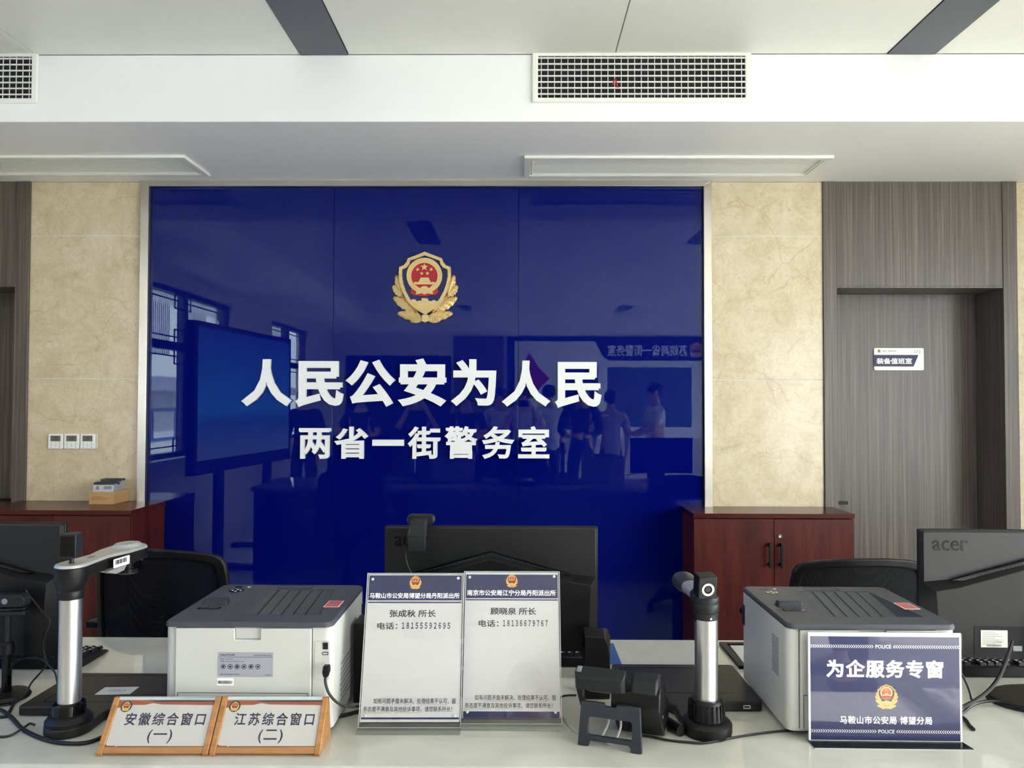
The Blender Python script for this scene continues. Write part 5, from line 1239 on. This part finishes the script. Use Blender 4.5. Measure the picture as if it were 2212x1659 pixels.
# ------------------------------------------------------------------ people standing in the room behind the camera
def skin_obj(name, nodes, edges, m, parent, root=0, extra_roots=(), lvl=1):
    bm = bmesh.new(); lay = bm.verts.layers.skin.verify()
    vs = []
    for i, (p, r) in enumerate(nodes):
        v = bm.verts.new(p); v[lay].radius = (r, r) if not isinstance(r, tuple) else r; v[lay].use_root = (i == root or i in extra_roots); vs.append(v)
    for a, b in edges: bm.edges.new((vs[a], vs[b]))
    me = bpy.data.meshes.new(name); bm.to_mesh(me); bm.free(); me.materials.append(m)
    o = bpy.data.objects.new(name, me); COL.objects.link(o); o.parent = parent
    s = o.modifiers.new('skin', 'SKIN'); s.use_smooth_shade = True; s.branch_smoothing = .5
    u = o.modifiers.new('sub', 'SUBSURF'); u.levels = lvl; u.render_levels = lvl
    return o
def person(x, y, face, hgt, shirt, pose, label, sleeves='short'):
    p = thing('person', (x, y, 0), label, 'person', 'people mirrored in the blue glass', rz=face)
    s = hgt/1.70
    V = lambda a, b, c: Vector((a*s, b*s, c*s))
    arms = {'down': [V(.235, -.02, 1.13), V(.25, .07, .89), V(.25, .12, .80)],
            'photo': [V(.25, .16, 1.17), V(.13, .36, 1.40), V(.10, .41, 1.47)],
            'front': [V(.25, .06, 1.13), V(.13, .27, 1.07), V(.08, .33, 1.07)]}[pose]
    nodes = [(V(0, 0, .93), .135*s), (V(0, 0, 1.13), .115*s), (V(0, 0, 1.32), .135*s), (V(0, -.005, 1.455), .056*s), (V(0, .015, 1.545), .068*s), (V(0, .02, 1.62), .088*s), (V(0, .01, 1.675), .062*s)]
    edges = [(0, 1), (1, 2), (2, 3), (3, 4), (4, 5), (5, 6)]
    nodes.append((V(0, .105, 1.575), .016*s)); edges.append((5, 7))            # nose
    sh = []
    extra = []
    for sg in (-1, 1):
        m_ = lambda q: Vector((q.x*sg, q.y, q.z))
        b = len(nodes)
        nodes += [(m_(V(.175, 0, 1.385)), .058*s), (m_(arms[0]), .043*s), (m_(arms[1]), .029*s), (m_(arms[2]), (.018*s, .036*s))]
        edges += [(2, b), (b, b+1), (b+1, b+2), (b+2, b+3)]
        dv = (arms[2]-arms[1]).normalized(); sidev = dv.cross(Vector((1, 0, 0))); sidev = (sidev.normalized() if sidev.length > .1 else Vector((0, 0, 1)))
        for f in range(5):                                                     # five separate fingers rooted in the palm
            if f < 4:
                r0 = arms[2]+sidev*((f-1.5)*.019*s); ln = (.072, .082, .078, .062)[f]*s
                pts = [r0, r0+dv*ln*.55, r0+dv*ln*.85+V(-.012, 0, 0), r0+dv*ln*1.0+V(-.03, 0, 0)]
            else:
                r0 = arms[2]-dv*.02*s-sidev*.026*s; pts = [r0, r0-sidev*.02*s+dv*.02*s, r0-sidev*.028*s+dv*.045*s+V(-.008, 0, 0)]
            k = len(nodes); extra.append(k)
            nodes += [(m_(q), .0085*s) for q in pts]; edges += [(k+i, k+i+1) for i in range(len(pts)-1)]
        sh.append(b)
        k = len(nodes)
        nodes += [(m_(V(.095, 0, .84)), .088*s), (m_(V(.105, .02, .48)), .056*s), (m_(V(.11, -.01, .09)), .040*s), (m_(V(.12, .13, .035)), .034*s)]
        edges += [(0, k), (k, k+1), (k+1, k+2), (k+2, k+3)]
        sh.append(k)
    skin_obj('body', nodes, edges, M['skin'], p, 0, extra)
    g_ = 1.13
    sn = [(V(0, 0, .80), .165*s), (nodes[1][0], .142*s), (nodes[2][0], .158*s), (V(0, 0, 1.45), .085*s), (V(0, 0, .93), .163*s)]; se = [(0, 4), (4, 1), (1, 2), (2, 3)]
    for b in (sh[0], sh[2]):
        k = len(sn); el, wr = nodes[b+1][0], nodes[b+2][0]
        nk = nodes[b][0]; sn += [(Vector((nk.x*.55, 0, 1.385*s)), .100*s), (nk, .078*s), (nk.lerp(el, .85), .062*s)]; se += [(2, k), (k, k+1), (k+1, k+2)]; k += 1
        if sleeves == 'long': sn += [(el, .054*s), (el.lerp(wr, .92), .041*s)]; se += [(k+1, k+2), (k+2, k+3)]
    skin_obj('shirt', sn, se, M[shirt], p)
    tn = [(V(0, 0, .93), .150*s), (V(0, 0, 1.04), .140*s)]; te = [(0, 1)]
    for b in (sh[1], sh[3]):
        k = len(tn); tn += [(nodes[b][0], .100*s), (nodes[b+1][0], .070*s), (nodes[b+2][0]+V(0, 0, .02), .058*s)]; te += [(0, k), (k, k+1), (k+1, k+2)]
    skin_obj('trousers', tn, te, M['trouser'], p)
    MB().ball((0, -.002*s, 1.632*s), .106*s, 18, sx=.92, sy=1.0, sz=.92).build('hair', M['hair'], p)
    for sg in (-1, 1):
        MB().ball((sg*.034*s, .098*s, 1.60*s), .0125*s, 10, sz=.6).build('eye', M['hair'], p)
        MB().ball((sg*.088*s, .015*s, 1.585*s), .024*s, 10, sx=.4, sz=1.3).build('ear', M['skin'], p)
        MB().ext(rrect(-.045*s, -.10*s, .045*s, .16*s, .04*s, 5), .05*s, T(sg*.115*s, 0, 0)).build('shoe', M['black'], p, bevel=.015)
    MB().ball((0, .094*s, 1.535*s), .022*s, 10, sz=.3, sy=.5).build('mouth', M['red'], p)
    if pose == 'photo': return p, V(0, .455, 1.50)
    return p, None
PEOPLE = [(-2.66, -.95, .2, 1.66, 'shirtdark', 'down', 'person in a dark shirt reflected nearest the window', 'long'),
          (-1.98, -1.05, .1, 1.64, 'shirtdark', 'front', 'person in dark clothes reflected under the first slogan characters', 'short'),
          (-1.30, -1.35, -.1, 1.66, 'shirtdark', 'photo', 'person in dark clothes raising both hands, reflected under the badge', 'short'),
          (-.66, -1.25, 0, 1.62, 'shirtdark', 'front', 'person in a dark top facing the glass, reflected right of the badge', 'short'),
          (-.24, -1.75, .15, 1.66, 'shirtwhite', 'down', 'person in a pale shirt reflected behind the one taking the photograph', 'short'),
          (.06, -.78, 0, 1.66, 'shirtwhite', 'photo', 'person in a white shirt holding a phone up to the face', 'short'),
          (.42, -2.05, 2.6, 1.70, 'shirtwhite', 'down', 'person in a white shirt turned away beside the dark figure', 'short'),
          (.78, -.95, .25, 1.70, 'shirtdark', 'front', 'person in black holding something before the chest', 'long'),
          (1.22, -1.55, 3.0, 1.62, 'shirtgrey', 'down', 'person in a grey hoodie seen from the back', 'long'),
          (1.72, -1.05, 1.5, 1.72, 'shirtwhite', 'front', 'person in a white polo shirt turned sideways, farthest right', 'short')]
for a in PEOPLE:
    p, hp = person(*a)
    if hp and a[4] == 'shirtwhite':
        o = MB().ext(rrect(-.075, -.037, .075, .037, .008, 4), .008, T(0, 0, 0) @ FR).build('smartphone', M['blackgloss'], bevel=.001)
        o.location = Vector(p.location)+hp; tag(o, 'dark smartphone held up in both hands by the person in a white shirt', 'phone')
